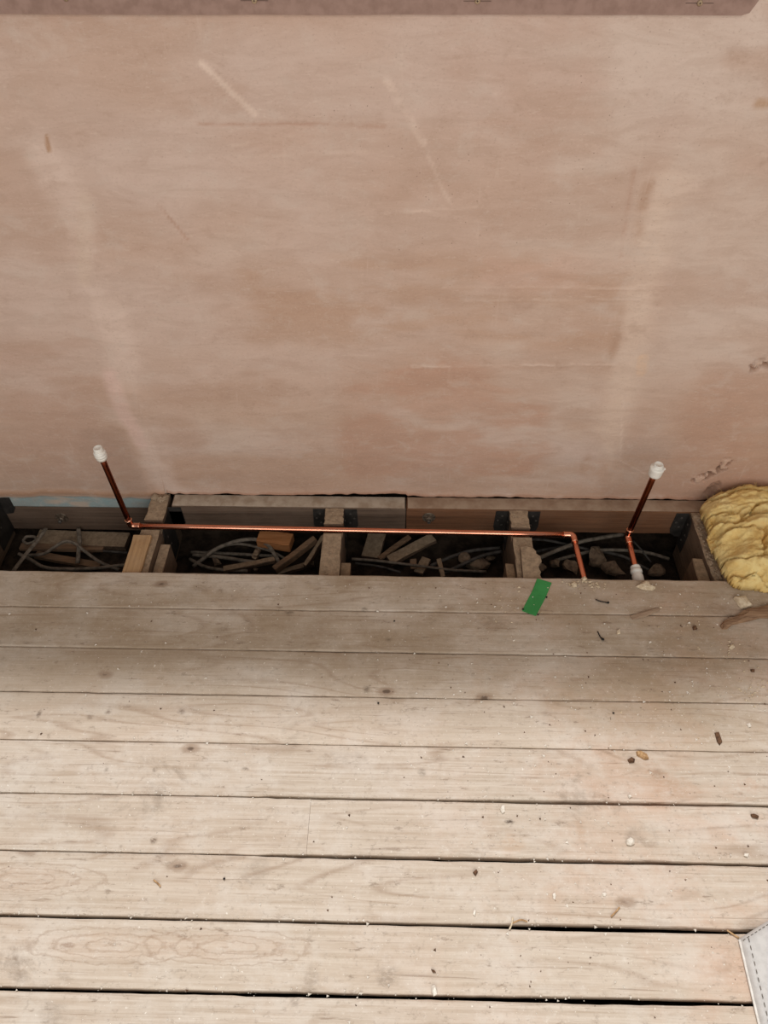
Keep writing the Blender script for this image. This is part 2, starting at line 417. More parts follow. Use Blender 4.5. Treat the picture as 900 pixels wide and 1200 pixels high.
def copper(name, a, b, rough):
    s = NT(name, rough, 1.0, .5)
    n = s.noise(s.vec((40, 40, 40)), 1, 5, .6); n2 = s.noise(s.vec((9, 9, 9)), 1, 3, .5)
    c = s.mix(s.rng(n2, .35, .7), lin(a), lin(b)); c = s.mix(s.rng(n, .62, .8, 0, .25), c, tuple(.4*v for v in lin(b)))
    r = s.math('MULTIPLY_ADD', n2, .14, rough-.06)
    return s.out(c, None, r)
M['copper'] = copper('bright_copper', (236, 166, 138), (222, 142, 112), .24)
M['copper_dark'] = copper('dark_reflection_copper', (150, 84, 58), (118, 60, 42), .3)  # riser copper, its dark reflections painted into the base colour
M['solder_ring'] = copper('pale_copper_ring', (238, 180, 150), (226, 160, 128), .3)

def wool_material():
    s = NT('yellow_glass_wool', .95, 0, .1)
    n = s.noise(s.vec((14, 14, 22)), 1, 8, .7, .6); f = s.noise(s.vec((60, 160, 220)), 1, 6, .7, 1.0)
    big = s.noise(s.vec((5, 5, 5)), 1, 3, .5)
    c = s.mix(s.rng(n, .35, .68), lin((248, 224, 158)), lin((228, 190, 116)))
    c = s.mix(s.rng(big, .52, .72, 0, .6), c, lin((240, 218, 166)))
    c = s.mix(s.rng(f, .6, .75, 0, .35), c, lin((176, 138, 64)))
    s.b.inputs['Subsurface Weight'].default_value = .0
    return s.out(c, s.bump(n, .6, .008, s.bump(f, .7, .003)))
M['wool'] = wool_material()

# ------------------------------------------------------------------ setting
YW = 1.4585            # plaster face of the wall
ZT = at(450, 17.5, Y=YW-.014).z   # lower edge of the screwed board
ZTOP = ZT + .14
JT = -.022             # joist tops
YL = 1.4125            # ledger face
VZ = -.225             # void floor

def W(px, py):
    p = at(px, py, Y=YW); return p.x, p.z

# --- plaster wall: fine grid, ragged foot, trowelled relief and pigment
xs = np.concatenate([np.arange(-1.55, .70, .005), np.arange(.70, 1.25, .0024), np.arange(1.25, 1.56, .006)])
vv = np.concatenate([np.arange(0, .30, .0022), np.linspace(.30, 1, 175)])
nx, nz = len(xs), len(vv)
XX, VVv = np.meshgrid(xs, vv)
x_step = W(197, 583)[0]
zl = W(100, 595)[1]
foot = JT + .003 + .014*(fbm(xs*14, xs*0+.5, 2)-.5) + .004*(vn(xs*60, xs*0, 4)-.5)
seam = W(476, 583)[0]
foot = np.where(xs < seam, foot+.007*sstep(x_step, seam, xs), foot)
foot = np.where(xs < x_step, zl+.001*vn(xs*40, xs*0, 3), foot)
ZZ = foot[None, :] + VVv*(ZTOP-foot[None, :])
def seg_d(p, q, X=XX, Z=ZZ):
    (ax, az), (bx, bz) = p, q; dx, dz = bx-ax, bz-az; t = np.clip(((X-ax)*dx+(Z-az)*dz)/(dx*dx+dz*dz), 0, 1)
    return np.hypot(X-ax-t*dx, Z-az-t*dz), t
def S(c): return np.array(c, float)
pig = np.zeros((nz, nx, 3))+S((203, 180, 168))
def paint(mask, col, k=1.0):
    global pig
    m = np.clip(mask*k, 0, 1)[..., None]; pig = pig*(1-m)+S(col)*m
dep = np.zeros((nz, nx))
n1 = fbm(XX*1.9, ZZ*3.2, 11, 4); n2 = fbm(XX*5, ZZ*14, 12, 4); n3 = fbm(XX*3, ZZ*4, 13, 4)
paint(sstep(.42, .68, n1), (192, 163, 146), .7)
paint(sstep(.5, .72, n3), (210, 192, 180), .6)
paint(sstep(.55, .75, n2), (186, 156, 139), .45)
warp = .03*(n3-.5)+.02*(n2-.5)
warp2 = warp+.10*(fbm(XX*4, ZZ*7, 18, 4)-.5)
break_up = sstep(.30, .56, fbm(XX*26, ZZ*32, 19, 3))
def rect(px0, py0, px1, py1, soft=.03):
    a = W(px0, py0); b = W(px1, py0); c = W((px0+px1)/2, py1)
    xa = min(a[0], W(px0, py1)[0]) if False else a[0]
    X, Z = XX+warp2, ZZ+warp2*.5
    brk = .25+.75*sstep(.36, .60, fbm(XX*6+px0, ZZ*20, 17, 5))
    return brk*sstep(a[0]-soft, a[0]+soft, X)*(1-sstep(b[0]-soft, b[0]+soft, X))*sstep(c[1]-soft, c[1]+soft, Z)*(1-sstep(a[1]-soft, a[1]+soft, Z))
def stroke(p, q, wd, soft=.6, wob=1.0):
    d, t = seg_d(W(*p), W(*q), XX+warp*wob, ZZ+warp*.4*wob)
    return (1-sstep(wd*(1-soft), wd, d))*(1 if wd > .02 else .25+.75*break_up)
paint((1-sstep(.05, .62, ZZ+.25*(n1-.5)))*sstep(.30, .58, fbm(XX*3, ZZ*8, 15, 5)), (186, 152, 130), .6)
paint(rect(272, 300, 760, 405, .035), (184, 150, 128), .6)
paint(rect(395, 425, 660, 560, .03), (186, 145, 124), .6)
paint(rect(240, 150, 460, 215, .02), (196, 166, 150), .5)
paint(rect(520, 20, 700, 150, .03), (194, 164, 149), .5)
paint(rect(820, 430, 1000, 620, .04), (184, 147, 127), .6)
paint(rect(-80, 400, 110, 560, .05), (188, 157, 141), .6)
paint(rect(560, 300, 800, 340, .02), (206, 172, 156), .4)
# filled chases: right and left of the pipe tails
right = stroke((788, 215), (704, 560), .062, .9, 1.2)*sstep(.25, .55, fbm(XX*10, ZZ*5, 24, 4)); paint(right, (218, 196, 180), .68)
edge = stroke((764, 215), (684, 555), .018, .95, .6)*sstep(.35, .6, fbm(XX*8, ZZ*5, 23, 3)); paint(edge, (178, 146, 126), .75); dep += .0012*edge
dep -= .0022*right*(.4+fbm(XX*30, ZZ*9, 21, 3))
left = stroke((56, 185), (205, 600), .06, .7, 1.2); left = left*sstep(.30, .62, fbm(XX*14, ZZ*6, 25, 5)); paint(left, (218, 196, 184), .65); dep -= .0016*left*fbm(XX*40, ZZ*12, 22, 3)
paint(stroke((128, 440), (165, 520), .030, .8, 1.2), (220, 190, 180), .75)
paint(stroke((95, 235), (96, 330), .022, .8, 1), (210, 188, 172), .6)
# trowel laps
for p, q, wd, k in (((235, 74), (298, 134), .008, .8), ((452, 95), (496, 168), .010, .6), ((500, 180), (528, 240), .005, .35), ((232, 146), (450, 148), .0045, -.55), ((480, 430), (722, 426), .004, .7),
                    ((520, 336), (760, 338), .004, .4), ((545, 352), (750, 350), .004, .4), ((450, 250), (560, 243), .004, .4), ((270, 172), (340, 160), .005, .4), ((185, 240), (220, 280), .004, -.5),
                    ((525, 430), (527, 452), .004, .6), ((728, 300), (745, 200), .006, -.3), ((730, 470), (726, 540), .004, .5), ((726, 540), (756, 556), .003, .5), ((640, 280), (735, 285), .005, .35), ((280, 185), (450, 178), .006, .3)):
    m = stroke(p, q, wd, .7, .25)
    paint(m, (226, 204, 190) if k > 0 else (176, 138, 120), abs(k)); dep -= .0012*m*np.sign(k)
    side = stroke((p[0], p[1]+5), (q[0], q[1]+5), wd*.8, .8, .25); dep += .0006*side
paint(stroke((753, 420), (752, 436), .016, .5, .2), (214, 184, 160), .9)
paint(stroke((54, 160), (57, 176), .006, .8, .2), (168, 128, 98), .8)
paint(stroke((890, 120), (900, 121), .013, .8, .3), (176, 140, 112), .7)
# knocked-out patches
for pts, wd in ((((816, 562), (833, 556), (846, 548), (851, 541)), .016), (((884, 431), (894, 424), (905, 428)), .016)):
    d = np.full_like(XX, 9.)
    for a, b in zip(pts, pts[1:]): d = np.minimum(d, seg_d(W(*a), W(*b))[0])
    h = 1-sstep(wd*.4, wd*1.1, d+.014*(fbm(XX*70, ZZ*70, 33, 3)-.5)); g = fbm(XX*95, ZZ*110, 31, 4)
    dep += h*(-.002+.020*sstep(.47, .58, g)); paint(h*sstep(.48, .6, g), (128, 98, 78), .85); paint(h*(1-sstep(.42, .5, g)), (212, 182, 162), .7)
d, _ = seg_d(W(832, 576), W(838, 570)); h = 1-sstep(.006, .02, d+.012*(fbm(XX*60, ZZ*60, 35, 3)-.5)); dep += .012*h*(.4+fbm(XX*120, ZZ*120, 36, 3)); paint(h, (150, 120, 102), .6)
# blue plasterboard paper left bare along the foot at the left, brown skim lip above it
bz = zl+.040+.020*(fbm(XX*6, XX*0, 41, 3)-.5)*1.6
isl = sstep(x_step+.002, x_step-.002, XX) if False else (XX < x_step).astype(float)
lip = isl*(1-sstep(.0, .018, np.abs(ZZ-bz-.020-.008*(n2-.5)))); paint(lip, (176, 134, 106), .75); dep -= .0025*lip
blue = isl*(1-sstep(-.003, .004, ZZ-bz+.014*(fbm(XX*22, ZZ*40, 43, 3)-.5))); paint(blue, (138, 162, 166), .92); dep += .002*blue
paint(blue*sstep(.60, .72, fbm(XX*9, ZZ*24, 44, 3)), (196, 168, 148), .7)
# ragged brown skim edge along the ledger
d = ZZ-foot[None, :]; m = (1-isl)*(1-sstep(.003, .014, d+.012*(fbm(XX*20, XX*0, 45, 3)-.5))); paint(m, (166, 122, 100), .65); dep -= .003*m*fbm(XX*50, ZZ*50, 46, 3)
dep += .0035*(fbm(XX*2.2, ZZ*2.6, 51, 3)-.5)+.0012*(fbm(XX*9, ZZ*30, 52, 3)-.5)
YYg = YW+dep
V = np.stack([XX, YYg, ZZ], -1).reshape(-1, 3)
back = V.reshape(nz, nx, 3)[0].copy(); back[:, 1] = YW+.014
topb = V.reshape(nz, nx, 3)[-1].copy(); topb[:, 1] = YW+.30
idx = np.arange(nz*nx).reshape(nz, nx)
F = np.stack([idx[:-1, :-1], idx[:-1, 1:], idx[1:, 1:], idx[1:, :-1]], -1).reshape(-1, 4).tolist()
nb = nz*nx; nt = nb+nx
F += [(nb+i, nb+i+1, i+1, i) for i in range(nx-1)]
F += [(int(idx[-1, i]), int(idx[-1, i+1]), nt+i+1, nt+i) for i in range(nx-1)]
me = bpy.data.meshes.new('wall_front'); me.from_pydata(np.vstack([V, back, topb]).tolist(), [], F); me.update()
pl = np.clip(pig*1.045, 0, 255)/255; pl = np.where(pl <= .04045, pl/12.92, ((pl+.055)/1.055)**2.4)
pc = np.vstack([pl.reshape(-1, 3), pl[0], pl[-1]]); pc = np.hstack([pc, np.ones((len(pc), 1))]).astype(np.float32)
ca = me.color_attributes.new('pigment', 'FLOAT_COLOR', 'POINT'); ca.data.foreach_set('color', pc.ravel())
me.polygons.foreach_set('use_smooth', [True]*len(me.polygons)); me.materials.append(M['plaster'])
wall = bpy.data.objects.new('wall_front', me); COL.objects.link(wall); tag(wall, 'bare pink skimmed plaster wall with trowel marks', kind='structure')

# --- floor of separate planks
floor = tag(empty('floor'), 'worn dusty pine floorboards', kind='structure')
LN = [(668, 681), (710, 722.5), (757, 771.5), (809.5, 824.5), (866, 881.5), (928.5, 944), (996, 1013.5), (1072, 1092), (1158, 1176.5)]
lines = [(at(0, a, z=0), at(900, b, z=0)) for a, b in LN]
def yline(k, x):
    if k < len(lines): a, b = lines[k]; return a.y+(b.y-a.y)*(x-a.x)/(b.x-a.x)
    return yline(len(lines)-1, x)-.1126*(k-len(lines)+1)
GAP = {0: 0, 1: .0010, 2: .0015, 3: .0014, 4: .0018, 5: .0052, 6: .0062, 7: .0078, 8: .0082}
GX = {5: (.35, 1.0), 6: (.35, 1.0), 7: (.75, 1.0), 8: (.7, 1.0), 2: (.6, 1.0), 3: (1.2, .9)}
TH = .0215
def plank(k, xa, xb, seed, zoff=0.0):
    r = random.Random(seed); n = max(4, int((xb-xa)/.022)); V, Fc = [], []
    ph = r.random()*9
    for i in range(n+1):
        x = xa+(xb-xa)*i/n
        def gap(j):
            g = GAP.get(j, .007); l = GX.get(j, (1, 1))
            return g*(.55+.9*float(vn(x*3.1, j*3.3, 61)))*(l[0] if x < -.25 else l[1])
        jag = .0014*(float(vn(x*45, k*7.7, 62))-.5)*(2 if k == 0 else 1)
        y1 = yline(k, x)-gap(k)/2-jag; y0 = yline(k+1, x)+gap(k+1)/2+.0012*(float(vn(x*45, k*7.7+3, 63))-.5)
        cup = .0012*(float(vn(x*2, k*5.1, 64))-.5)+zoff; nick = .003*max(0, float(vn(x*28, k*9.1, 65))-.62)
        prof = [(y0, -TH), (y0, -.0035-nick), (y0+.0008, -.0012-nick), (y0+.004, 0)]+[(y0+(y1-y0)*t, .0006*math.sin(t*3.1)+.0005*(float(vn(x*9, t*4+k*3, 66))-.5)) for t in (.2, .4, .6, .8)]+[(y1-.004, 0), (y1-.0008, -.0012-nick), (y1, -.0035-nick), (y1, -TH)]
        V += [(x, y, z+(cup if z > -TH else 0)) for y, z in prof]
    m = 12
    for i in range(n):
        for j in range(m): Fc.append((i*m+j, i*m+(j+1) % m, (i+1)*m+(j+1) % m, (i+1)*m+j))
    Fc += [tuple(range(m)), tuple(range(n*m+m-1, n*m-1, -1))]
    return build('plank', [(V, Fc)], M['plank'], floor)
xj = at(362, 965, z=0).x
for k in range(0, 20):
    if k == 5:
        plank(k, -1.7, xj-.0002, 50, .0007); plank(k, xj+.0002, 1.7, 51, -.0005)
    else: plank(k, -1.7-rnd.random()*.2, 1.7+rnd.random()*.2, k*10)
# short board ends to the wall beyond the last joist
xr = at(842, 678, z=0).x
XE = at(808, 598, z=-.022).x+.027
for k, (a, b) in enumerate(((1.1745, 1.288), (1.290, 1.4035))):
    v = box(((XE+1.8)/2, (a+b)/2, -TH/2), (1.8-XE, b-a, TH), None, .0015, .0006, (14, 1, 1), k)
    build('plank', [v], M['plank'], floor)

# --- void floor under the joists
gx, gy = 180, 110
xs2 = np.linspace(-2.0, 2.0, gx); ys2 = np.concatenate([np.linspace(-1.6, .9, 40), np.linspace(.915, 1.95, 70)]); A, B = np.meshgrid(xs2, ys2)
Zv = VZ+.045*(fbm(A*9, B*9, 71, 4)-.5)+.012*(vn(A*45, B*45, 72)-.5)
Vv = np.stack([A, B, Zv], -1).reshape(-1, 3).tolist(); ii = np.arange(gx*gy).reshape(gy, gx)
Fv = np.stack([ii[:-1, :-1], ii[:-1, 1:], ii[1:, 1:], ii[1:, :-1]], -1).reshape(-1, 4).tolist()
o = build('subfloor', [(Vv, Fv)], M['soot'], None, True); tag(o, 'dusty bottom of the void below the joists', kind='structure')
o = build('added_wall_core', [box((0, (1.476+1.762)/2, (ZTOP-.012-.03)/2), (4.0, 1.762-1.476, ZTOP-.012+.03), None, .002, 0, (4, 1, 2), 7)], M['soot']); tag(o, 'unseen core behind the plaster, added to keep sun out of the void', kind='structure')  # unseen wall thickness, put in to stop sun leaking into the void
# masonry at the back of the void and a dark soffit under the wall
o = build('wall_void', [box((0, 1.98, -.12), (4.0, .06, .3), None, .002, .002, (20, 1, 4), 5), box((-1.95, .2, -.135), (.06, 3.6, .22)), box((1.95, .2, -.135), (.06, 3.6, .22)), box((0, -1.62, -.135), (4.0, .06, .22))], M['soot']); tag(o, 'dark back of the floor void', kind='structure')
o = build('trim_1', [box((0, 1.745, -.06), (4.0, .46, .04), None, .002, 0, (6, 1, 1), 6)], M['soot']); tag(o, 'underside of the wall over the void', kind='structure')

# ------------------------------------------------------------------ ledgers (bearers bolted to the wall)
EX, EY, EZ = Vector((1, 0, 0)), Vector((0, 1, 0)), Vector((0, 0, 1))
zlb = at(300, 619.5, Y=YL).z
def bolt(parent, px, py, yface):
    c = at(px, py, Y=yface-.004)
    b = build('bolt', [lathe(c+Vector((0, .006, 0)), (0, -1, 0), [(.0175, 0), (.0185, .001), (.0185, .0032), (.0175, .004)], 20)], M['bolt'], parent)
    build('nut', [lathe(c+Vector((0, .002, 0)), (0, -1, 0), [(.0105, 0), (.0105, .0085), (.009, .010)], 6)], M['bolt'], b)
    build('stud', [lathe(c+Vector((0, -.006, 0)), (0, -1, 0), [(.005, 0), (.005, .010), (.004, .011)], 10)], M['nail'], b)
YL1 = YW+.004
zlb1 = at(80, 620.5, Y=YL1).z
t = empty('ledger_board', (-1.1, YL1+.02, zlb1)); tag(t, 'dark ledger board under the blue plasterboard strip, left of the pale timber strip', 'timber')
build('timber', [box(((-1.75+x_step)/2, YL1+.022, (zl-.002+zlb1)/2), (x_step+1.75, .044, zl-.002-zlb1), None, .0015, .0006, (20, 1, 2), 1)], M['ledger_grey'], t)
bolt(t, 72, 607.5, YL1)
def ledger(xa, xb, mat, label, seed, dustcol):
    t = empty('ledger_board', ((xa+xb)/2, YL+.022, zlb)); tag(t, label, 'timber', 'ledger boards along the wall foot')
    build('timber', [box(((xa+xb)/2, YL+.0225, (JT+zlb)/2), (xb-xa, .045, JT-zlb-.0006), None, .0015, .0006, (24, 1, 2), seed)], mat, t)
    # dust lying along the top
    nxs = int((xb-xa)/.012); V = []; Fd = []
    for i in range(nxs+1):
        x = xa+.003+(xb-xa-.006)*i/nxs
        for j, y in enumerate((YL+.0015, YL+.012, YL+.026, YL+.0435)):
            V.append((x, y, JT+.0002+(.0028 if j in (1, 2) else .0)*float(vn(x*50, j*3.1+seed, 81))))
    for i in range(nxs):
        for j in range(3): Fd.append((i*4+j, i*4+j+1, (i+1)*4+j+1, (i+1)*4+j))
    d = build('plaster_dust', [(V, Fd)], dustcol, t, True); d['kind'] = 'stuff'
    return t
xs_seam = at(476, 590, z=JT).x
ledger(at(197, 596, z=JT).x+.006, xs_seam-.0012, M['ledger_grey'], 'dust-covered grey ledger board at the wall foot, behind the second and third joists', 2, M['ledger_dust'])
t = ledger(xs_seam+.0012, .905, M['ledger_fresh'], 'brown ledger board at the wall foot, right of the seam, behind the right pipe tail', 3, M['ledger_dust_brown'])
bolt(t, 502.5, 607.5, YL)

# ------------------------------------------------------------------ joists with hangers
PIPE_Z = -.028
cA = at(153.3, 616.2, z=PIPE_Z); cB = at(671.5, 626.8, z=PIPE_Z); cC = at(735.4, 628, z=PIPE_Z)
def pipe_y(x): return cA.y+(cB.y-cA.y)*(x-cA.x)/(cB.x-cA.x)
JW, JB = .050, -.20
def hanger(parent, xc, side_only=None):
    for s in (-1, 1):
        if side_only and s != side_only: continue
        xo = xc+s*(JW/2+.0012)
        # flange on the ledger
        fl = [(0, 0), (.034, 0), (.036, -.062), (.030, -.082), (.016, -.093), (0, -.095)]
        h = build('joist_hanger', [prism([(p[0]*s, p[1]) for p in fl], .0016, (xo, YL-.0006, JT-.004), EX, EZ, -EY),
                                   prism([(0, 0), (-.028, -.004), (-.038, -.05), (-.038, -.120), (0, -.120)], .0014*s, (xo, YL-.001, JT-.006), EY, EZ, EX)], M['steel'], parent)
        for (u, z) in ((.016, -.022), (.026, -.040), (.014, -.058)):
            build('nail', [lathe((xo+s*u, YL-.0021, JT+z), (0, -1, 0), [(.0034, 0), (.0030, .0012), (.001, .0016)], 8)], M['nail'], h)
        for (u, z) in ((-.018, -.030), (-.026, -.065), (-.018, -.095)):
            build('nail', [lathe((xo+s*.0012, YL+u, JT+z), (s, 0, 0), [(.0034, 0), (.0030, .0012), (.001, .0016)], 8)], M['nail'], h)
def joist_body(xc, yend, notch=True, seed=0, ztop=JT):
    """profile in the Y-Z plane with the pipe notch, extruded across, worn top edges"""
    py = pipe_y(xc); d = .0175
    prof = [(.52, JB), (yend, JB), (yend, ztop)]
    nn = 14
    tops = []
    hi = yend-.004
    lo = .52
    ys = [hi-(hi-(py+d))*i/8 for i in range(9)]
    if notch:
        tops += [(y, ztop) for y in ys] + [(py+d-.002, ztop-.019), (py-d+.002, ztop-.020)] + [(py-d-(py-d-1.0)*i/14, ztop) for i in range(15)] + [(lo, ztop)]
    else:
        tops += [(hi-(hi-1.0)*i/24, ztop) for i in range(25)] + [(lo, ztop)]
    prof += tops
    r = random.Random(seed); cols = [-JW/2, -JW/2+.003, -JW/6, JW/6, JW/2-.003, JW/2]; V = []; m = len(prof)
    for c, x in enumerate(cols):
        for (y, z) in prof:
            e = c in (0, 5); dz = 0
            if z > ztop-.03: dz = -.0026*r.random() if e else -.0012*r.random()
            V.append((xc+x+(r.uniform(-.0012, .0012) if e else 0), y, z+dz))
    Fj = [tuple(range(m)), tuple(range(5*m+m-1, 5*m-1, -1))]
    for c in range(5):
        for j in range(m): Fj.append((c*m+j, c*m+(j+1) % m, (c+1)*m+(j+1) % m, (c+1)*m+j))
    return V, Fj
x3 = at(392.5, 594, z=JT).x; x4 = at(607.5, 597, z=JT).x; x5 = at(808, 598, z=JT).x+JW/2; x2 = at(181, 606, z=JT).x; x1 = x2-.50
jl = {1: 'joist at the left edge of the photo, mostly out of frame, beside the grey cables',
      2: 'joist under the left pipe elbow with a pale packing block on top',
      3: 'dusty joist crossed by the copper pipe, straight and clean-edged, left of the green tape',
      4: 'joist with a splintered jagged right edge, just above the green tape',
      5: 'joist under the edge of the yellow insulation with a rough pale top'}
JO = {}
for k, xc in ((1, x1), (2, x2), (3, x3), (4, x4), (5, x5)):
    ye = YL-.0005 if k > 2 else YL1-.004
    t = empty('joist', (xc, .9, JB)); tag(t, jl[k], 'joist', 'floor joists in the open strip'); JO[k] = t
    build('timber', [joist_body(xc, ye, k in (2, 3, 4), k, JT)], M['joist'], t)
    if k >= 3: hanger(t, xc, -1 if k == 5 else None)
def hanger_back(t, xc, sides, yf):
    for s in sides:
        xo = xc+s*(JW/2+.0012); yy = yf
        h = build('joist_hanger', [prism([(p[0]*s, p[1]) for p in [(0, 0), (.036, 0), (.036, -.05), (.024, -.07), (0, -.074)]], .0016, (xo, yy-.0006, JT-.02), EX, EZ, -EY),
                                   prism([(0, 0), (-.075, -.004), (-.085, -.05), (-.085, -.150), (0, -.150)], .0014*s, (xo, yy-.001, JT-.01), EY, EZ, EX)], M['steel'], t)
        for (u, z) in ((-.030, -.045), (-.058, -.062), (-.050, -.10)):
            build('nail', [lathe((xo+s*.0012, yy+u, JT+z), (s, 0, 0), [(.0034, 0), (.0030, .0012), (.001, .0016)], 8)], M['nail'], h)
hanger_back(JO[1], x1, (1,), YL1); hanger_back(JO[2], x2, (1,), YL)
# flange of joist two on the middle ledger
build('joist_hanger', [prism([(0, 0), (.036, 0), (.038, -.062), (.028, -.084), (0, -.095)], .0016, (x2+JW/2+.0012, YL-.0006, JT-.004), EX, EZ, -EY)], M['steel'], JO[2])
def cleat(t, xa, xb, ya, yb, zt, zb=-.14, mat='cleat', name='cleat', seed=0):
    o = build(name, [box(((xa+xb)/2, (ya+yb)/2, (zt+zb)/2), (abs(xb-xa), yb-ya, zt-zb), None, .0015, .001, (1, 4, 1), seed)], M[mat], t); return o
cleat(JO[3], x3+JW/2+.001, x3+JW/2+.026, 1.08, 1.235, -.040, seed=1)
cleat(JO[4], x4-JW/2-.001, x4-JW/2-.024, 1.08, 1.24, -.040, seed=2)
cleat(JO[5], x5-JW/2-.030, x5-JW/2-.001, 1.06, 1.262, -.036, seed=3)
cleat(JO[2], x2+JW/2+.001, x2+JW/2+.028, 1.06, 1.30, -.050, seed=4, mat='joist')
# packing pieces on joists two and four
pz = JT
p = cleat(JO[2], x2-JW/2-.010, x2+JW/2-.014, 1.165, at(170, 630, z=JT).y, JT+.013, JT-.0002, 'packer', 'packing_piece', 6); p['label'] = 'pale new timber packing piece'
r = random.Random(4); xa, xb = x4-.014, x4+JW/2+.013; ya, yb = 1.165, at(612, 643, z=JT).y
poly = [(xa, ya), (xb, ya)]+[(xb-.004+r.uniform(-.006, .006)-.012*max(0, (i-9)/4), ya+(yb-ya)*i/13) for i in range(1, 13)]+[(x4+.006, yb), (xa+.004, yb-.004)]
p = build('packing_piece', [prism(poly, .012, (0, 0, JT-.0003), EX, EY, EZ)], M['joist'], JO[4]); p['label'] = 'splintered timber packing piece with jagged edge'
rr = random.Random(12)
for k_, xc_ in ((2, x2), (3, x3), (4, x4)):
    cr = [rock((xc_+rr.uniform(-.022, .022), 1.17+.235*rr.random(), JT-.0012), (.001+.0028*rr.random()**2, .001+.003*rr.random()**2, .0022), 500+i) for i in range(70) ]
    cr = [c_ for c_ in cr if abs(c_[0][0].y-pipe_y(xc_)) > .026]
    d_ = build('sawdust', cr, M['lump'], JO[k_]); d_['kind'] = 'stuff'
# mortar lumps on joist ends
lump = [rock((x2-.012+.013*i, YL1-.020-.004*(i % 2), JT-.001), (.013, .016, .007), 90+i, 2, .35) for i in range(3)]
build('plaster_lump', lump, M['lump'], JO[2])
rr = random.Random(8)
lump = [rock((x5-.020+.036*rr.random(), 1.18+.225*rr.random(), JT-.001), (.003+.006*rr.random(), .004+.007*rr.random(), .003), 120+i) for i in range(170)]
lump = build('plaster_lumps', lump, M['lump'], JO[5]); lump['kind'] = 'stuff'

# ------------------------------------------------------------------ copper pipes
PR = .0075
def elbow(parent, c, d1, d2, mat, ringmat, leg=.024, rad=.010):
    """end-feed elbow: c corner, d1 and d2 unit directions away from the corner"""
    d1, d2 = Vector(d1).normalized(), Vector(d2).normalized()
    cosang = d1.dot(d2); ang = math.acos(max(-1, min(1, cosang))); tl = rad/math.tan(ang/2)
    pts, R = [], []
    for u, r in ((leg, PR+.0003), (leg, PR+.0014), (leg-.002, PR+.0016), (leg-.004, PR+.0012), (tl+.001, PR+.0012)): pts.append(c+d1*u); R.append(r)
    bis = (d1+d2).normalized(); oc = c+bis*(rad/math.sin(ang/2))
    a0 = (c+d1*tl)-oc; a1 = (c+d2*tl)-oc
    for k in range(1, 8):
        q = a0.slerp(a1, k/8) if hasattr(a0, 'slerp') else a0.lerp(a1, k/8)
        pts.append(oc+q.normalized()*rad); R.append(PR+.0014)
    for u, r in ((tl+.001, PR+.0012), (leg-.004, PR+.0012), (leg-.002, PR+.0016), (leg, PR+.0014), (leg, PR+.0003)): pts.append(c+d2*u); R.append(r)
    e = build('elbow', [tube(pts, R, 16)], M[mat], parent, True)
    for d in (d1, d2):
        build('solder_ring', [lathe(c+d*(leg-.0015), d, [(PR+.0006, 0), (PR+.0022, .0006), (PR+.0022, .0022), (PR+.0006, .003)], 18)], M[ringmat], e, True)
    return e
def straight(parent, a, b, mat, name='pipe'):
    return build(name, [tube([a+(b-a)*i/8 for i in range(9)], PR, 18)], M[mat], parent, True)
topA = at(118.2, 534, Y=cA.y); topB = at(768.3, 553, Y=cC.y)
# run A
tA = empty('copper_pipe', cA); tag(tA, 'long copper pipe run crossing the joists, from the left white-capped tail to the right elbow', 'pipe')
dA = (topA-cA).normalized(); hA = (cB-cA).normalized()
fB = (at(687.5, 690, z=PIPE_Z-.008)-cB); fB.normalize()
straight(tA, cA+dA*.02, topA, 'copper_dark', 'riser')
straight(tA, cA+hA*.02, cB-hA*.02, 'copper', 'crossing_pipe')
straight(tA, cB+fB*.02, cB+fB*.30, 'copper', 'return_pipe')
elbow(tA, cA, dA, hA, 'copper', 'solder_ring'); elbow(tA, cB, -hA, fB, 'copper', 'solder_ring')
# run B
tB = empty('copper_pipe', cC); tag(tB, 'short dark copper pipe tail on the right with a white cap, beside the yellow insulation', 'pipe')
dB = (topB-cC).normalized(); fC = (at(746.5, 673, z=PIPE_Z-.012)-cC); fC.normalize()
straight(tB, cC+dB*.02, topB, 'copper_dark', 'riser')
straight(tB, cC+fC*.02, cC+fC*.30, 'copper', 'return_pipe')
elbow(tB, cC, dB, fC, 'copper', 'solder_ring')
q = at(744.3, 664, z=PIPE_Z-.010)
cp = cC+fC*((q-cC).length)
o = build('push_fit_coupling', [lathe(cp, fC, [(.0085, -.001), (.0122, 0), (.0128, .003), (.0122, .007), (.0108, .0082), (.0108, .010), (.0146, .0112), (.0150, .018), (.0142, .020), (.0128, .021), (.0128, .026), (.0142, .028), (.0142, .050), (.0122, .054), (.0122, .060), (.0085, .061)], 22)], M['plastic'], tB, True)
o['label'] = 'white plastic push-fit coupling'
# white stop ends
a = topA-dA*.012
o = build('stop_end', [lathe(a, dA, [(.0078, 0), (.0120, .0005), (.0128, .004), (.0136, .0046), (.0136, .009), (.0130, .0100), (.0148, .0108), (.0150, .0165), (.0140, .0175), (.0140, .0190), (.0148, .0200), (.0146, .0250), (.0120, .0262), (.0112, .0268), (.0114, .0285), (.0112, .0372), (.0100, .0385), (.0085, .0386), (.0075, .0376)], 26)], M['plastic'], tA, True); o['label'] = 'white ribbed plastic stop end'
a = topB-dB*.012
o = build('stop_end', [lathe(a, dB, [(.0078, 0), (.0140, .0005), (.0152, .003), (.0162, .006), (.0168, .020), (.0172, .0215), (.0172, .0265), (.0150, .0285), (.0118, .029), (.0114, .0295), (.0114, .0365), (.0104, .038), (.0085, .038), (.0075, .037)], 26)], M['plastic'], tB, True)
o['label'] = 'white smooth plastic stop end'
build('release_tab', [box(a+dB*.024+Vector((.0165, -.002, 0)), (.006, .006, .0045), None, .001)], M['plastic'], o)

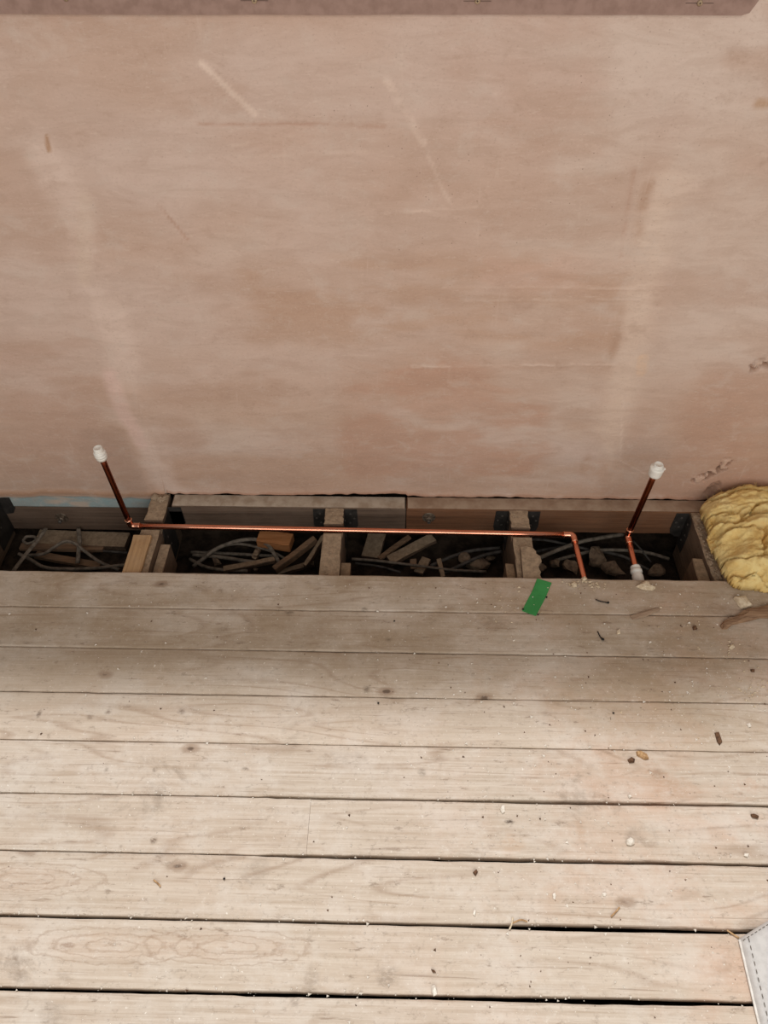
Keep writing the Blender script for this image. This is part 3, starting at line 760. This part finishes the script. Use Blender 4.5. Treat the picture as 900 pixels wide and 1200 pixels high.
# ------------------------------------------------------------------ screwed board at the top of the wall
xr = at(880, 20, Y=YW-.014).x
t = empty('wall_batten', (0, YW, ZT)); tag(t, 'pink-brown board screwed across the top of the wall', 'board')
bd = [(-1.6, ZT), (xr-.014, ZT-.001), (xr-.004, ZT+.003), (xr+.012, ZT+.034), (xr+.014, ZTOP+.01), (-1.6, ZTOP+.01)]
n = 40; low = [(-1.6+(xr-.016+1.6)*i/n, ZT+.0016*(float(vn(i*.7, 0, 91))-.5)) for i in range(n+1)]
build('panel', [prism(low+bd[2:], .014, (0, YW+.001, 0), EX, EZ, -EY)], M['board'], t)
for px, py in ((77, -2), (298, .5), (559.5, 1), (820, 3.5)):
    c = at(px, py, Y=YW-.0132)
    s = build('screw', [lathe(c, (0, -1, 0), [(.0034, 0), (.0046, .0004), (.0046, .0012), (.0036, .0024), (.0014, .0028)], 14)], M['screw'], t, True)
    build('drive_recess', [box(c+Vector((0, -.0026, 0)), (.0034, .0008, .0009)), box(c+Vector((0, -.0026, 0)), (.0009, .0008, .0034))], M['dark_recess'], s)
    build('pencil_mark', [box(c+Vector((0, .00005, -.0003)), (.045, .0005, .0010))], M['pencil'], t)

# ------------------------------------------------------------------ yellow insulation
def wool():
    nx_, ny_ = 190, 170
    xa, xb, ya, yb = .775, 1.50, 1.05, 1.452
    u = np.linspace(xa, xb, nx_); v = np.linspace(ya, yb, ny_); U, Vv = np.meshgrid(u, v)
    Uw = U+.030*(fbm(U*14, Vv*14, 101, 3)-.5); Vw = Vv+.030*(fbm(U*14, Vv*14, 103, 3)-.5)
    def lobe(cx, cy, rx, ry, H, ang=0, p=2.6, e=.42):
        c, s = math.cos(ang), math.sin(ang); a = ((Uw-cx)*c+(Vw-cy)*s)/rx; b = (-(Uw-cx)*s+(Vw-cy)*c)/ry
        return H*np.clip(1-np.abs(a)**p-np.abs(b)**p, 0, 1)**e
    L = [lobe(1.135, 1.375, .298, .085, .088, .02), lobe(1.12, 1.285, .285, .070, .090, .06), lobe(1.10, 1.195, .27, .070, .070, -.02), lobe(.900, 1.345, .088, .098, .060, .12), lobe(.885, 1.235, .082, .100, .050, .10), lobe(.900, 1.178, .095, .056, .048, .05), lobe(1.27, 1.165, .26, .066, .06, -.02)]
    k = 55.; Hh = np.log(sum(np.exp(k*l) for l in L)-(len(L)-1))/k
    mask = Hh > .004
    rid = 1-np.abs(2*fbm(Uw*11, Vw*24, 105, 4)-1)
    Hh = Hh*(1+.0)+np.where(mask, .028*(fbm(U*16, Vv*26, 107, 4)-.5)-.024*sstep(.84, .98, rid)+.016*(fbm(U*60, Vv*75, 108, 4)-.5), 0)*sstep(.0, .03, Hh)
    Hh = np.where(mask, np.maximum(Hh, .003), 0)
    over = .010*sstep(.02, .05, Hh)
    idm = -np.ones((ny_, nx_), int); V = []
    for j in range(ny_):
        for i in range(nx_):
            if mask[j, i]:
                idm[j, i] = len(V); V.append((U[j, i], Vv[j, i], .0015+Hh[j, i]))
    nt_ = len(V); F = []
    V2 = [(a, b, .0012) for a, b, c in V]
    def ok(j, i): return idm[j, i] >= 0 and idm[j, i+1] >= 0 and idm[j+1, i] >= 0 and idm[j+1, i+1] >= 0
    edges = {}
    for j in range(ny_-1):
        for i in range(nx_-1):
            if ok(j, i):
                q = (idm[j, i], idm[j, i+1], idm[j+1, i+1], idm[j+1, i]); F.append(q); F.append(tuple(nt_+z for z in q[::-1]))
                for a, b in zip(q, q[1:]+q[:1]):
                    if (b, a) in edges: del edges[(b, a)]
                    else: edges[(a, b)] = 1
    for a, b in edges: F.append((b, a, nt_+a, nt_+b))
    used = sorted({i for f in F for i in f}); mp = {o: n for n, o in enumerate(used)}
    allv = V+V2
    return [allv[i] for i in used], [tuple(mp[i] for i in f) for f in F]
t = empty('insulation_wool', (1.15, 1.28, 0)); tag(t, 'crumpled lump of yellow glass wool insulation on the floor by the wall', 'insulation')
wv, wf = wool()
wo = build('wool_batt', [(wv, wf)], M['wool'], t, True)
r = random.Random(5); geo = []
tops = [p for p in wv if p[2] > .004]
for i in range(1800):
    p = Vector(r.choice(tops)); d = Vector((r.uniform(-1, 1), r.uniform(-1, 1), r.uniform(.1, .8))).normalized(); L = r.uniform(.006, .020)
    e = Vector((r.uniform(-.4, .4), r.uniform(-.4, .4), -.3))
    geo.append(tube([p-d*.001, p+d*L*.4, p+d*L*.8+e*L*.3, p+d*L+e*L*.6], [.00035, .0003, .00025, .00015], 3))
f = build('loose_fibres', geo, M['wool'], t); f['kind'] = 'stuff'

# ------------------------------------------------------------------ cables, offcuts and rubble in the void
def cable(pix, r, label, mat='cable', flat=1.0, group='cables in the floor void'):
    pts = [at(px, py, z=z) for px, py, z in pix]
    o = build('cable', [tube(spline(pts, 6), r, 8, flat)], M[mat], None, True); tag(o, label, 'cable', group); return o
def stick(pa, pb, wd, ht, label, mat='offcut', name='timber_offcut', seed=0, roll=0, group='timber scraps in the floor void', cat='timber scrap'):
    o = build(name, [bar(at(*pa[:2], z=pa[2]), at(*pb[:2], z=pb[2]), wd, ht, .0012, .001, 5, seed, roll)], M[mat]); tag(o, label, cat, group); return o
z0 = VZ
# bay one (left)
cable([(54, 619, -.150), (45, 632, -.150), (30, 650, -.152), (15, 670, -.158)], .0065, 'flat grey cable slanting down-left in the leftmost bay', flat=.5)
cable([(30, 651, -.185), (51, 649, -.178), (64, 641, -.165), (76, 634.5, -.155), (88, 637, -.155), (102, 648, -.165), (118, 659, -.18), (140, 668, -.19)], .0048, 'grey cable humped in an arch in the leftmost bay')
cable([(22, 649, -.180), (36, 656, -.182), (53, 665, -.185), (80, 667, -.185), (112, 666, -.185), (148, 662, -.185)], .0052, 'grey cable running along the board edge in the leftmost bay')
cable([(60, 641, -.20), (100, 644, -.195), (150, 648, -.2)], .0035, 'thin dark wire lying straight in the leftmost bay', 'cable_dark')
cable([(92, 619, -.165), (93, 634, -.165), (91, 660, -.185)], .0065, 'flat grey cable running front to back in the leftmost bay', flat=.5)
cable([(27, 634, -.165), (31, 629, -.16), (40, 629, -.16), (42, 633, -.165), (33, 637, -.17), (27, 634, -.168)], .004, 'small coil of grey cable by the leftmost joist')
stick((24, 640.5, -.190), (122, 643, -.195), .022, .010, 'thin batten lying across the leftmost bay', seed=11)
stick((42, 650, -.200), (118, 664, -.200), .022, .012, 'slanting lath in the leftmost bay under the arched cable', seed=12)
stick((44, 631, -.198), (150, 635, -.198), .055, .020, 'wide dusty board deep in the leftmost bay', 'joist', seed=13)
# bay two
cable([(226, 664, -.19), (238, 655, -.178), (253, 643.5, -.165), (276, 634.5, -.150), (298, 632, -.145), (313, 638, -.15), (322, 650, -.165), (328, 661, -.18)], .0058, 'thick grey cable bent in a high arch in the second bay')
cable([(240, 649, -.185), (262, 640, -.17), (283, 637.5, -.165), (315, 645, -.175), (335, 655, -.19)], .0042, 'thinner grey cable arching beneath the thick one in the second bay')
cable([(224, 647, -.195), (270, 649, -.19), (330, 652, -.195)], .0048, 'grey cable lying flat at the back of the second bay')
cable([(226, 650, -.185), (260, 653, -.18), (292, 658, -.18), (316, 659, -.185)], .0055, 'grey cable crossing the middle of the second bay')
cable([(222, 655, -.185), (240, 664, -.185), (262, 668, -.185), (290, 669, -.185)], .005, 'grey cable curling to the board edge in the second bay')
stick((262, 668, -.180), (322, 656, -.175), .018, .012, 'grey lath ending by the crossed timbers in the second bay', 'joist', seed=21)
stick((370, 632, -.135), (322, 668, -.172), .016, .022, 'long dusty timber strip leaning right in the second bay', seed=22)
stick((380, 629, -.140), (358, 664, -.168), .012, .020, 'narrow dusty lath against the third joist', 'joist', seed=23)
stick((368, 660, -.188), (325, 672, -.188), .016, .012, 'short lath lying beneath the leaning strip in the second bay', 'joist', seed=24)
stick((303.5, 630.5, -.152), (342, 636, -.152), .045, .030, 'orange-brown sawn timber block behind the arched cable', 'offcut_new', seed=25)
stick((298, 655, -.185), (303, 643, -.165), .016, .010, 'stub of broken lath standing in the second bay', 'joist', seed=26)
for i, (px, py, s) in enumerate(((326, 663, .016), (300, 668, .010), (255, 660, .02))):
    o = build('rubble_stone', [rock(at(px, py, z=-.192), (s, s*.8, s*.7), 200+i)], M['rubble']); tag(o, ('pale lump of rubble at the foot of the leaning strip', 'small lump of rubble at the board edge in the second bay', 'lump of rubble under the cables of the second bay')[i], 'rubble', 'rubble in the floor void')
# bay three
stick((443, 622, -.195), (434, 655, -.195), .052, .016, 'wide board lying front to back in the third bay', 'joist', seed=31)
stick((508, 630, -.165), (456, 658, -.178), .032, .014, 'slanting dusty board in the third bay', 'joist', seed=32)
stick((480, 629, -.180), (444, 655, -.185), .014, .010, 'thin lath beside the slanting board in the third bay', seed=33)
cable([(412, 655, -.160), (440, 657, -.160), (482, 662, -.165), (530, 668, -.17), (570, 670, -.175)], .004, 'grey cable running along the front of the third bay')
cable([(416, 660, -.170), (445, 664, -.170), (470, 671, -.175)], .0035, 'thin wire drooping to the board edge in the third bay', 'cable_dark')
cable([(505, 663, -.18), (530, 652, -.175), (555, 645, -.17), (586, 642, -.17)], .005, 'dark grey cable rising behind the round cap in the third bay', 'cable_dark')
cable([(520, 672, -.18), (545, 660, -.175), (566, 651, -.17), (588, 646, -.17)], .005, 'dark grey cable in front of the round cap in the third bay', 'cable_dark')
c = at(543.5, 655, z=-.185)
o = build('round_cap', [lathe(c, (.1, -.45, .9), [(.010, 0), (.017, .001), (.018, .012), (.016, .016), (.010, .017), (.009, .0145), (.004, .014)], 18)], M['rubble'], None, True); tag(o, 'dusty round cap between the two dark cables', 'cap')
stick((484, 655.5, -.165), (485, 667, -.180), .018, .018, 'pale squared stub of timber at the front of the third bay', seed=34)
stick((514, 655, -.165), (519, 676, -.172), .014, .006, 'short upright grey lath at the front of the third bay', 'joist', seed=35)
stick((500, 655, -.185), (490, 672, -.185), .028, .010, 'broken flake of board at the front of the third bay', 'joist', seed=36)
for i, (px, py, s) in enumerate(((446, 654, .016), (560, 665, .045), (575, 656, .025))):
    o = build('rubble_stone', [rock(at(px, py, z=-.205), (s, s*.7, s*.55), 220+i)], M['rubble']); tag(o, ('small lump of rubble by the wide board in the third bay', 'flat lump of rubble at the front right of the third bay', 'lump of rubble against the fourth joist')[i], 'rubble', 'rubble in the floor void')
# bay four
cable([(618, 632, -.18), (640, 633, -.175), (668, 639, -.17), (690, 644, -.18)], .004, 'thin dark cable at the back of the fourth bay', 'cable_dark')
cable([(620, 662, -.18), (630, 655, -.17), (655, 644, -.155), (680, 635, -.155), (705, 630, -.16), (730, 626, -.17)], .006, 'thick grey cable sweeping back across the fourth bay')
cable([(622, 648, -.19), (645, 643, -.185), (672, 640, -.185)], .0045, 'dark cable below the sweeping one in the fourth bay', 'cable_dark')
cable([(650, 657, -.19), (672, 651, -.18), (700, 645, -.175), (735, 645, -.17), (760, 648, -.175), (784, 655, -.18)], .005, 'grey cable passing under the right pipe tail')
cable([(705, 646, -.185), (730, 652, -.18), (745, 660, -.18), (760, 668, -.18)], .0045, 'grey cable bending behind the white coupling', 'cable_dark')
cable([(742, 634, -.17), (752, 645, -.17), (763, 659, -.18)], .0028, 'thin black wire hanging right of the white coupling', 'cable_dark')
for i, (px, py, s, lb) in enumerate(((697, 657, (.040, .030, .034), 'large angular pale stone between the two copper returns'), (649, 663, (.022, .020, .020), 'dark lump of rubble left of the copper return in the fourth bay'), (632, 668, (.028, .022, .016), 'lump of rubble by the splintered joist'),
                                   (668, 667, (.034, .024, .022), 'flat lump of rubble in front of the large pale stone'), (716, 668, (.045, .024, .022), 'broad lump of rubble left of the white coupling'), (768, 671, (.034, .022, .016), 'pale heap-like lump of rubble right of the white coupling'))):
    o = build('rubble_stone', [rock(at(px, py, z=-.200), s, 240+i, 2, .25, i*.7)], M['rubble']); tag(o, lb, 'rubble', 'rubble in the floor void')

# ------------------------------------------------------------------ things lying on the floorboards
ZF = .0012
# green tape
tp = [(629.5, 678), (646.5, 683), (640, 699), (628, 722), (611.5, 716), (619, 701.5), (624, 692)]
pts = [at(px, py, z=ZF) for px, py in tp]
o = build('green_tape', [prism([(p.x, p.y) for p in pts], .0006, (0, 0, ZF), EX, EY, EZ)], M['tape']); tag(o, 'strip of green tape stuck on the front floorboard', 'tape')

def flake(name, pix, h, mat, label, cat, group=None, seed=0):
    """irregular chip: outline on the floor, domed and chipped"""
    pts = [at(px, py, z=0) for px, py in pix]; c = sum(pts, Vector())/len(pts); r = random.Random(seed); V = []; n = len(pts)
    for p in pts: V.append((p.x, p.y, ZF))
    for p in pts: q = c+(p-c)*r.uniform(.80, .97); V.append((q.x, q.y, ZF+h*r.uniform(.35, .8)))
    for p in pts: q = c+(p-c)*r.uniform(.35, .6); V.append((q.x, q.y, ZF+h*r.uniform(.8, 1.1)))
    F = [tuple(range(n-1, -1, -1)), tuple(range(2*n, 3*n))]
    for k in (0, 1):
        for i in range(n): F.append((k*n+i, k*n+(i+1) % n, (k+1)*n+(i+1) % n, (k+1)*n+i))
    o = build(name, [(V, F)], M[mat]); tag(o, label, cat, group); return o
G = 'plaster fragments on the floorboards'
flake('plaster_fragment', [(745, 688), (750, 685), (755, 682), (759, 683), (763, 686), (768, 690), (765, 692.5), (757, 692), (750, 690.5)], .010, 'stone', 'cream wedge-shaped plaster fragment below the white coupling', 'fragment', G, 1)
flake('plaster_fragment', [(859, 702), (864, 699), (872, 700), (876, 704), (881, 711), (875, 714), (868, 714), (864, 709)], .012, 'stone', 'cream jagged plaster fragment in front of the insulation', 'fragment', G, 2)
flake('plaster_fragment', [(733, 985), (738, 982), (743, 984), (743.5, 989), (739, 991.5), (734, 990)], .008, 'white_chip', 'white rounded plaster nub alone on the boards at right', 'fragment', G, 3)
flake('plaster_fragment', [(505.5, 1156), (509, 1154), (512, 1158), (512, 1166), (508, 1168), (505.5, 1163)], .007, 'white_chip', 'white plaster chip near the bottom of the photo', 'fragment', G, 4)
flake('plaster_fragment', [(588, 944), (591, 944), (591.5, 952), (588.5, 954), (586, 950)], .004, 'white_chip', 'white plaster chip above the dark knot in the boards', 'fragment', G, 5)
flake('plaster_fragment', [(669, 685), (673, 682), (676, 685), (676, 688), (671, 688.5)], .006, 'stone', 'small cream plaster chip right of the green tape', 'fragment', G, 6)
flake('plaster_fragment', [(681, 678), (685, 676.5), (688, 679), (686, 681), (682, 681)], .008, 'stone', 'small cream chip at the board edge under the copper return', 'fragment', G, 7)
flake('plaster_fragment', [(647, 1048), (650, 1046), (652, 1050), (650, 1055), (647.5, 1053)], .004, 'white_chip', 'pale plaster chip on the board second from the bottom at centre', 'fragment', G, 8)
flake('plaster_fragment', [(705, 1047), (708, 1046), (711, 1048), (709, 1051), (705.5, 1050)], .004, 'white_chip', 'small white plaster chip below the rounded white nub', 'fragment', G, 9)
flake('plaster_fragment', [(735, 932.5), (738, 932), (740, 934), (737, 936)], .005, 'white_chip', 'tiny white chip beside a gap below the tan wood chip', 'fragment', G, 10)
flake('plaster_fragment', [(874, 849), (878, 848), (880, 852), (877, 853)], .005, 'white_chip', 'white chip near the right edge of the boards', 'fragment', G, 11)
flake('plaster_fragment', [(855, 757), (859, 755), (861, 759), (857, 762), (854, 760)], .006, 'stone', 'cream chip below the brown splinter', 'fragment', G, 12)
flake('plaster_fragment', [(722, 740), (726, 738), (727, 743), (723, 744)], .005, 'stone', 'cream chip right of the lower black clip', 'fragment', G, 13)
flake('plaster_fragment', [(872, 1000), (877, 1001), (876, 1005), (871, 1003)], .004, 'white_chip', 'white chip by the right edge between two wide gaps', 'fragment', G, 14)
flake('plaster_fragment', [(555, 1066), (558, 1067), (557, 1074), (554, 1072)], .005, 'white_chip', 'white plaster chip on the board beside the long gap', 'fragment', G, 15)
H = 'wood chips on the floorboards'
flake('wood_chip', [(745, 881), (750, 880.5), (758, 885), (760, 890), (755, 891), (746, 886)], .008, 'tan_chip', 'tan wood chip on the right-hand boards', 'wood chip', H, 21)
flake('wood_chip', [(735, 891), (739, 888), (744, 890), (743, 894), (737, 894.5)], .007, 'dark_chip', 'reddish brown chip left of the tan wood chip', 'wood chip', H, 22)
flake('wood_chip', [(879, 955), (883, 954), (889, 957), (888, 960), (881, 958.5)], .006, 'dark_chip', 'dark wood chip near the right edge below a gap', 'wood chip', H, 23)
flake('wood_chip', [(554, 1023), (558, 1019), (560, 1022), (557, 1027)], .006, 'dark_chip', 'dark brown chip below the knot with the white chip', 'wood chip', H, 24)
flake('wood_chip', [(837, 859), (842, 858), (846, 870), (843, 874), (840, 870)], .004, 'dark_chip', 'long dark flake of wood on the right-hand boards', 'wood chip', H, 25)
flake('wood_chip', [(505, 1136), (509, 1137), (511, 1140), (507, 1140)], .004, 'dark_chip', 'dark speck-like chip above the bottom white chip', 'wood chip', H, 26)
flake('wood_chip', [(811, 735), (815, 734), (817, 738), (812, 739)], .006, 'dark_chip', 'dark chip in front of the insulation, left of the brown splinter', 'wood chip', H, 27)
flake('wood_chip', [(738, 722), (757, 716), (772, 712), (774, 715), (757, 723), (741, 727)], .0025, 'dull_sliver', 'flat dull brown sliver lying below the cream wedge', 'wood chip', H, 28)
flake('wood_chip', [(879, 785), (884, 785), (884, 788), (880, 788)], .004, 'dark_chip', 'dark chip near the right edge below the insulation', 'wood chip', H, 29)
# brown splinter in front of the insulation
flake('wood_splinter', [(843, 734), (847, 729), (853, 727), (862, 723), (869, 717), (877, 714), (888, 713), (905, 709), (930, 706), (932, 720), (906, 725), (890, 725), (876, 729), (866, 731), (858, 733), (851, 738), (846, 738)], .013, 'splinter', 'torn brown wood splinter on the floor in front of the insulation', 'splinter', None, 33)
# black bits: two bent cable clips
def clip(pix, head, label):
    pts = [at(px, py, z=ZF+.0016) for px, py in pix]
    t = empty('cable_clip', (pts[0].x, pts[0].y, 0)); tag(t, label, 'clip', 'black clips on the floorboards')
    build('pin', [tube(spline(pts, 5), .0014, 6)], M['black'], t, True)
    build('clip_head', [rock(at(*head, z=ZF), (.0055, .0045, .004), 300+len(label), 1)], M['black'], t, True)
clip([(698, 702.5), (703, 704.5), (708, 705.5), (713, 707)], (712.5, 706.5), 'black bent clip lying level below the copper return')
clip([(700.5, 740), (702, 743.5), (704, 747), (706.5, 749.5)], (706.5, 749.5), 'black clip with a round head, the lower of the two')
for i, (px, py, lb) in enumerate(((462, 728, 'small black speck of grit on the second board at centre'), (613, 714, 'black grit against the lower left of the green tape'), (640.5, 700, 'black grit touching the right edge of the green tape'), (630, 720.5, 'black grit at the bottom tip of the green tape'), (443.5, 824, 'dark grit by a nail mark on the pale boards at centre'), (719, 836, 'black grit on the pale boards at right'), (263, 1030, 'black grit on the third board from the bottom at left'))):
    o = build('grit', [rock(at(px, py, z=ZF), (.0036, .003, .0026), 320+i, 1)], M['black']); tag(o, lb, 'grit', 'black grit on the floorboards')
# straw-like shavings
for i, (pix, lb) in enumerate((([(597, 1089), (600, 1082), (601, 1075)], 'pale wood shaving sticking out of the long gap'), ([(716, 1074), (722, 1068), (726, 1063)], 'thin pale shaving on the boards at right'), ([(180, 1031), (186, 1036), (188, 1039)], 'thin pale shaving on the boards at left'), ([(600, 1082), (610, 1078), (618, 1080)], 'pale shaving lying over the long gap'), ([(852, 1090), (858, 1094), (866, 1099)], 'pale shaving at the corner of the grey fabric'))):
    pts = [at(px, py, z=ZF+.002) for px, py in pix]
    o = build('wood_shaving', [tube(spline(pts, 5), .0016, 5, .5)], M['tan_chip'] if i else M['stone'], None, True); tag(o, lb, 'shaving', 'wood shavings on the floorboards')

# crumbs: uncountable dust and plaster grit on the boards
CV, CF, CM, CMAT = [], [], [], []
def crumbs(n, seed, mat, name, fn, smin, smax, label):
    r = random.Random(seed)
    base = [(1, 0, 0), (-.5, .86, 0), (-.5, -.86, 0), (.25, .1, .9), (-.5, -.2, .6)]
    fc = [(2, 1, 0), (0, 1, 3), (1, 4, 3), (1, 2, 4), (2, 3, 4), (2, 0, 3)]
    if mat not in CMAT: CMAT.append(mat)
    for i in range(n):
        p = fn(r); s = smin+(smax-smin)*r.random()**3; a = r.random()*6.28; c, q = math.cos(a), math.sin(a); k = len(CV); e = r.uniform(.5, 1)
        for b in base: CV.append((p.x+s*(b[0]*c-b[1]*q*e), p.y+s*(b[0]*q+b[1]*c*e), ZF-.0004+b[2]*s*.8))
        CF.extend(tuple(j+k for j in f) for f in fc); CM.extend([CMAT.index(mat)]*6)
def ok_pt(p): return p
def rightside(r):
    while True:
        px, py = 900*r.random()**.6, r.uniform(684, 1200)
        if r.random() < .35+.65*math.exp(-((py-780)/160)**2) and not (865 < px and py > 1070): return at(px, py, z=0)
def gaps(r):
    k = r.choice((3, 4, 5, 5, 6, 6, 7, 7, 8, 8)); x = r.uniform(-.8, .62); return Vector((x, yline(k, x)+abs(r.gauss(0, .004))*r.choice((1, 1, -1))+.002, 0))
crumbs(900, 1, 'white_chip', 'plaster_crumbs', rightside, .0007, .0046, 'pale plaster crumbs scattered over the boards')
crumbs(380, 2, 'dark_chip', 'dirt_crumbs', rightside, .0007, .0034, 'brown soil crumbs scattered over the boards')
crumbs(520, 3, 'white_chip', 'gap_crumbs', gaps, .0008, .0034, 'pale crumbs caught along the gaps between boards')
def clump(r):
    c = r.choice(((684, 679, 7, 2.5), (665, 684, 9, 4), (700, 688, 6, 3), (800, 720, 22, 10), (852, 765, 16, 8), (890, 800, 14, 10), (880, 810, 10, 8), (605, 706, 12, 10), (770, 830, 40, 25)))
    return at(r.gauss(c[0], c[2]), max(682, r.gauss(c[1], c[3])), z=0)
crumbs(360, 4, 'stone', 'rubble_crumbs', clump, .0009, .0048, 'cream plaster crumbs in little clusters at the right')

me = bpy.data.meshes.new('floor_crumbs'); me.from_pydata(CV, [], CF); me.update()
for m_ in CMAT: me.materials.append(M[m_])
me.polygons.foreach_set('material_index', CM)
o = bpy.data.objects.new('floor_crumbs', me); COL.objects.link(o); tag(o, 'plaster crumbs and soil scattered over the boards and their gaps', 'crumbs', None, 'stuff')

# ------------------------------------------------------------------ grey stitched fabric at the bottom right
t = empty('fabric_mat', at(905, 1150, z=0)); tag(t, 'grey stitched fabric corner lying at the bottom right of the boards', 'fabric')
A0, B0, C0 = at(868.5, 1098, z=.016), at(896, 1215, z=.016), at(905, 1075, z=.016)
ex = (B0-A0).normalized(); ey = (C0-A0).normalized()
def quad(u, v, z): q = A0+ex*u+ey*v; return (q.x, q.y, z)
us = [0, .004, .010, .018, .05, .10, .16, .24, .34]; vs_ = [0, .004, .010, .03, .06, .10, .15, .22, .32]
V, F = [], []
for i, u in enumerate(us):
    for j, v in enumerate(vs_):
        e = min(i, j); z = (.0012, .010, .0145, .016)[min(e, 3)]+.0012*math.sin(u*60)*math.sin(v*50)
        V.append(quad(u, v, z))
m = len(vs_)
for i in range(len(us)-1):
    for j in range(m-1): F.append((i*m+j, i*m+j+1, (i+1)*m+j+1, (i+1)*m+j))
V += [(a, b, .0008) for a, b, c in V]; k = len(us)*m
F += [tuple(k+q for q in f[::-1]) for f in F[:]]
ring = [i*m for i in range(len(us))]+[(len(us)-1)*m+j for j in range(1, m)]+[i*m+m-1 for i in range(len(us)-2, -1, -1)]+[j for j in range(m-2, 0, -1)]
for a, b in zip(ring, ring[1:]+ring[:1]): F.append((a, b, k+b, k+a))
build('fabric', [(V, F)], M['grey_fabric'], t, True)
build('edge_binding', [tube([Vector(quad(.002+i*.02, .0005, .0045)) for i in range(16)], .0022, 6)], M['piping'], t, True)['label'] = 'white edge binding'
geo = []
for i in range(26):
    geo.append(bar(quad(.008+i*.012, .014, .0168), quad(.014+i*.012, .014, .0168), .0012, .0012, 0, 0, 1))
for i in range(22): geo.append(bar(quad(.006, .004+i*.009, .0125), quad(.006, .009+i*.009, .0125), .0012, .0012, 0, 0, 1))
for i in range(14): geo.append(bar(quad(.155, .018+i*.010, .0172), quad(.155, .024+i*.010, .0172), .0012, .0012, 0, 0, 1))
s = build('stitching', geo, M['stitch'], t); s['kind'] = 'stuff'
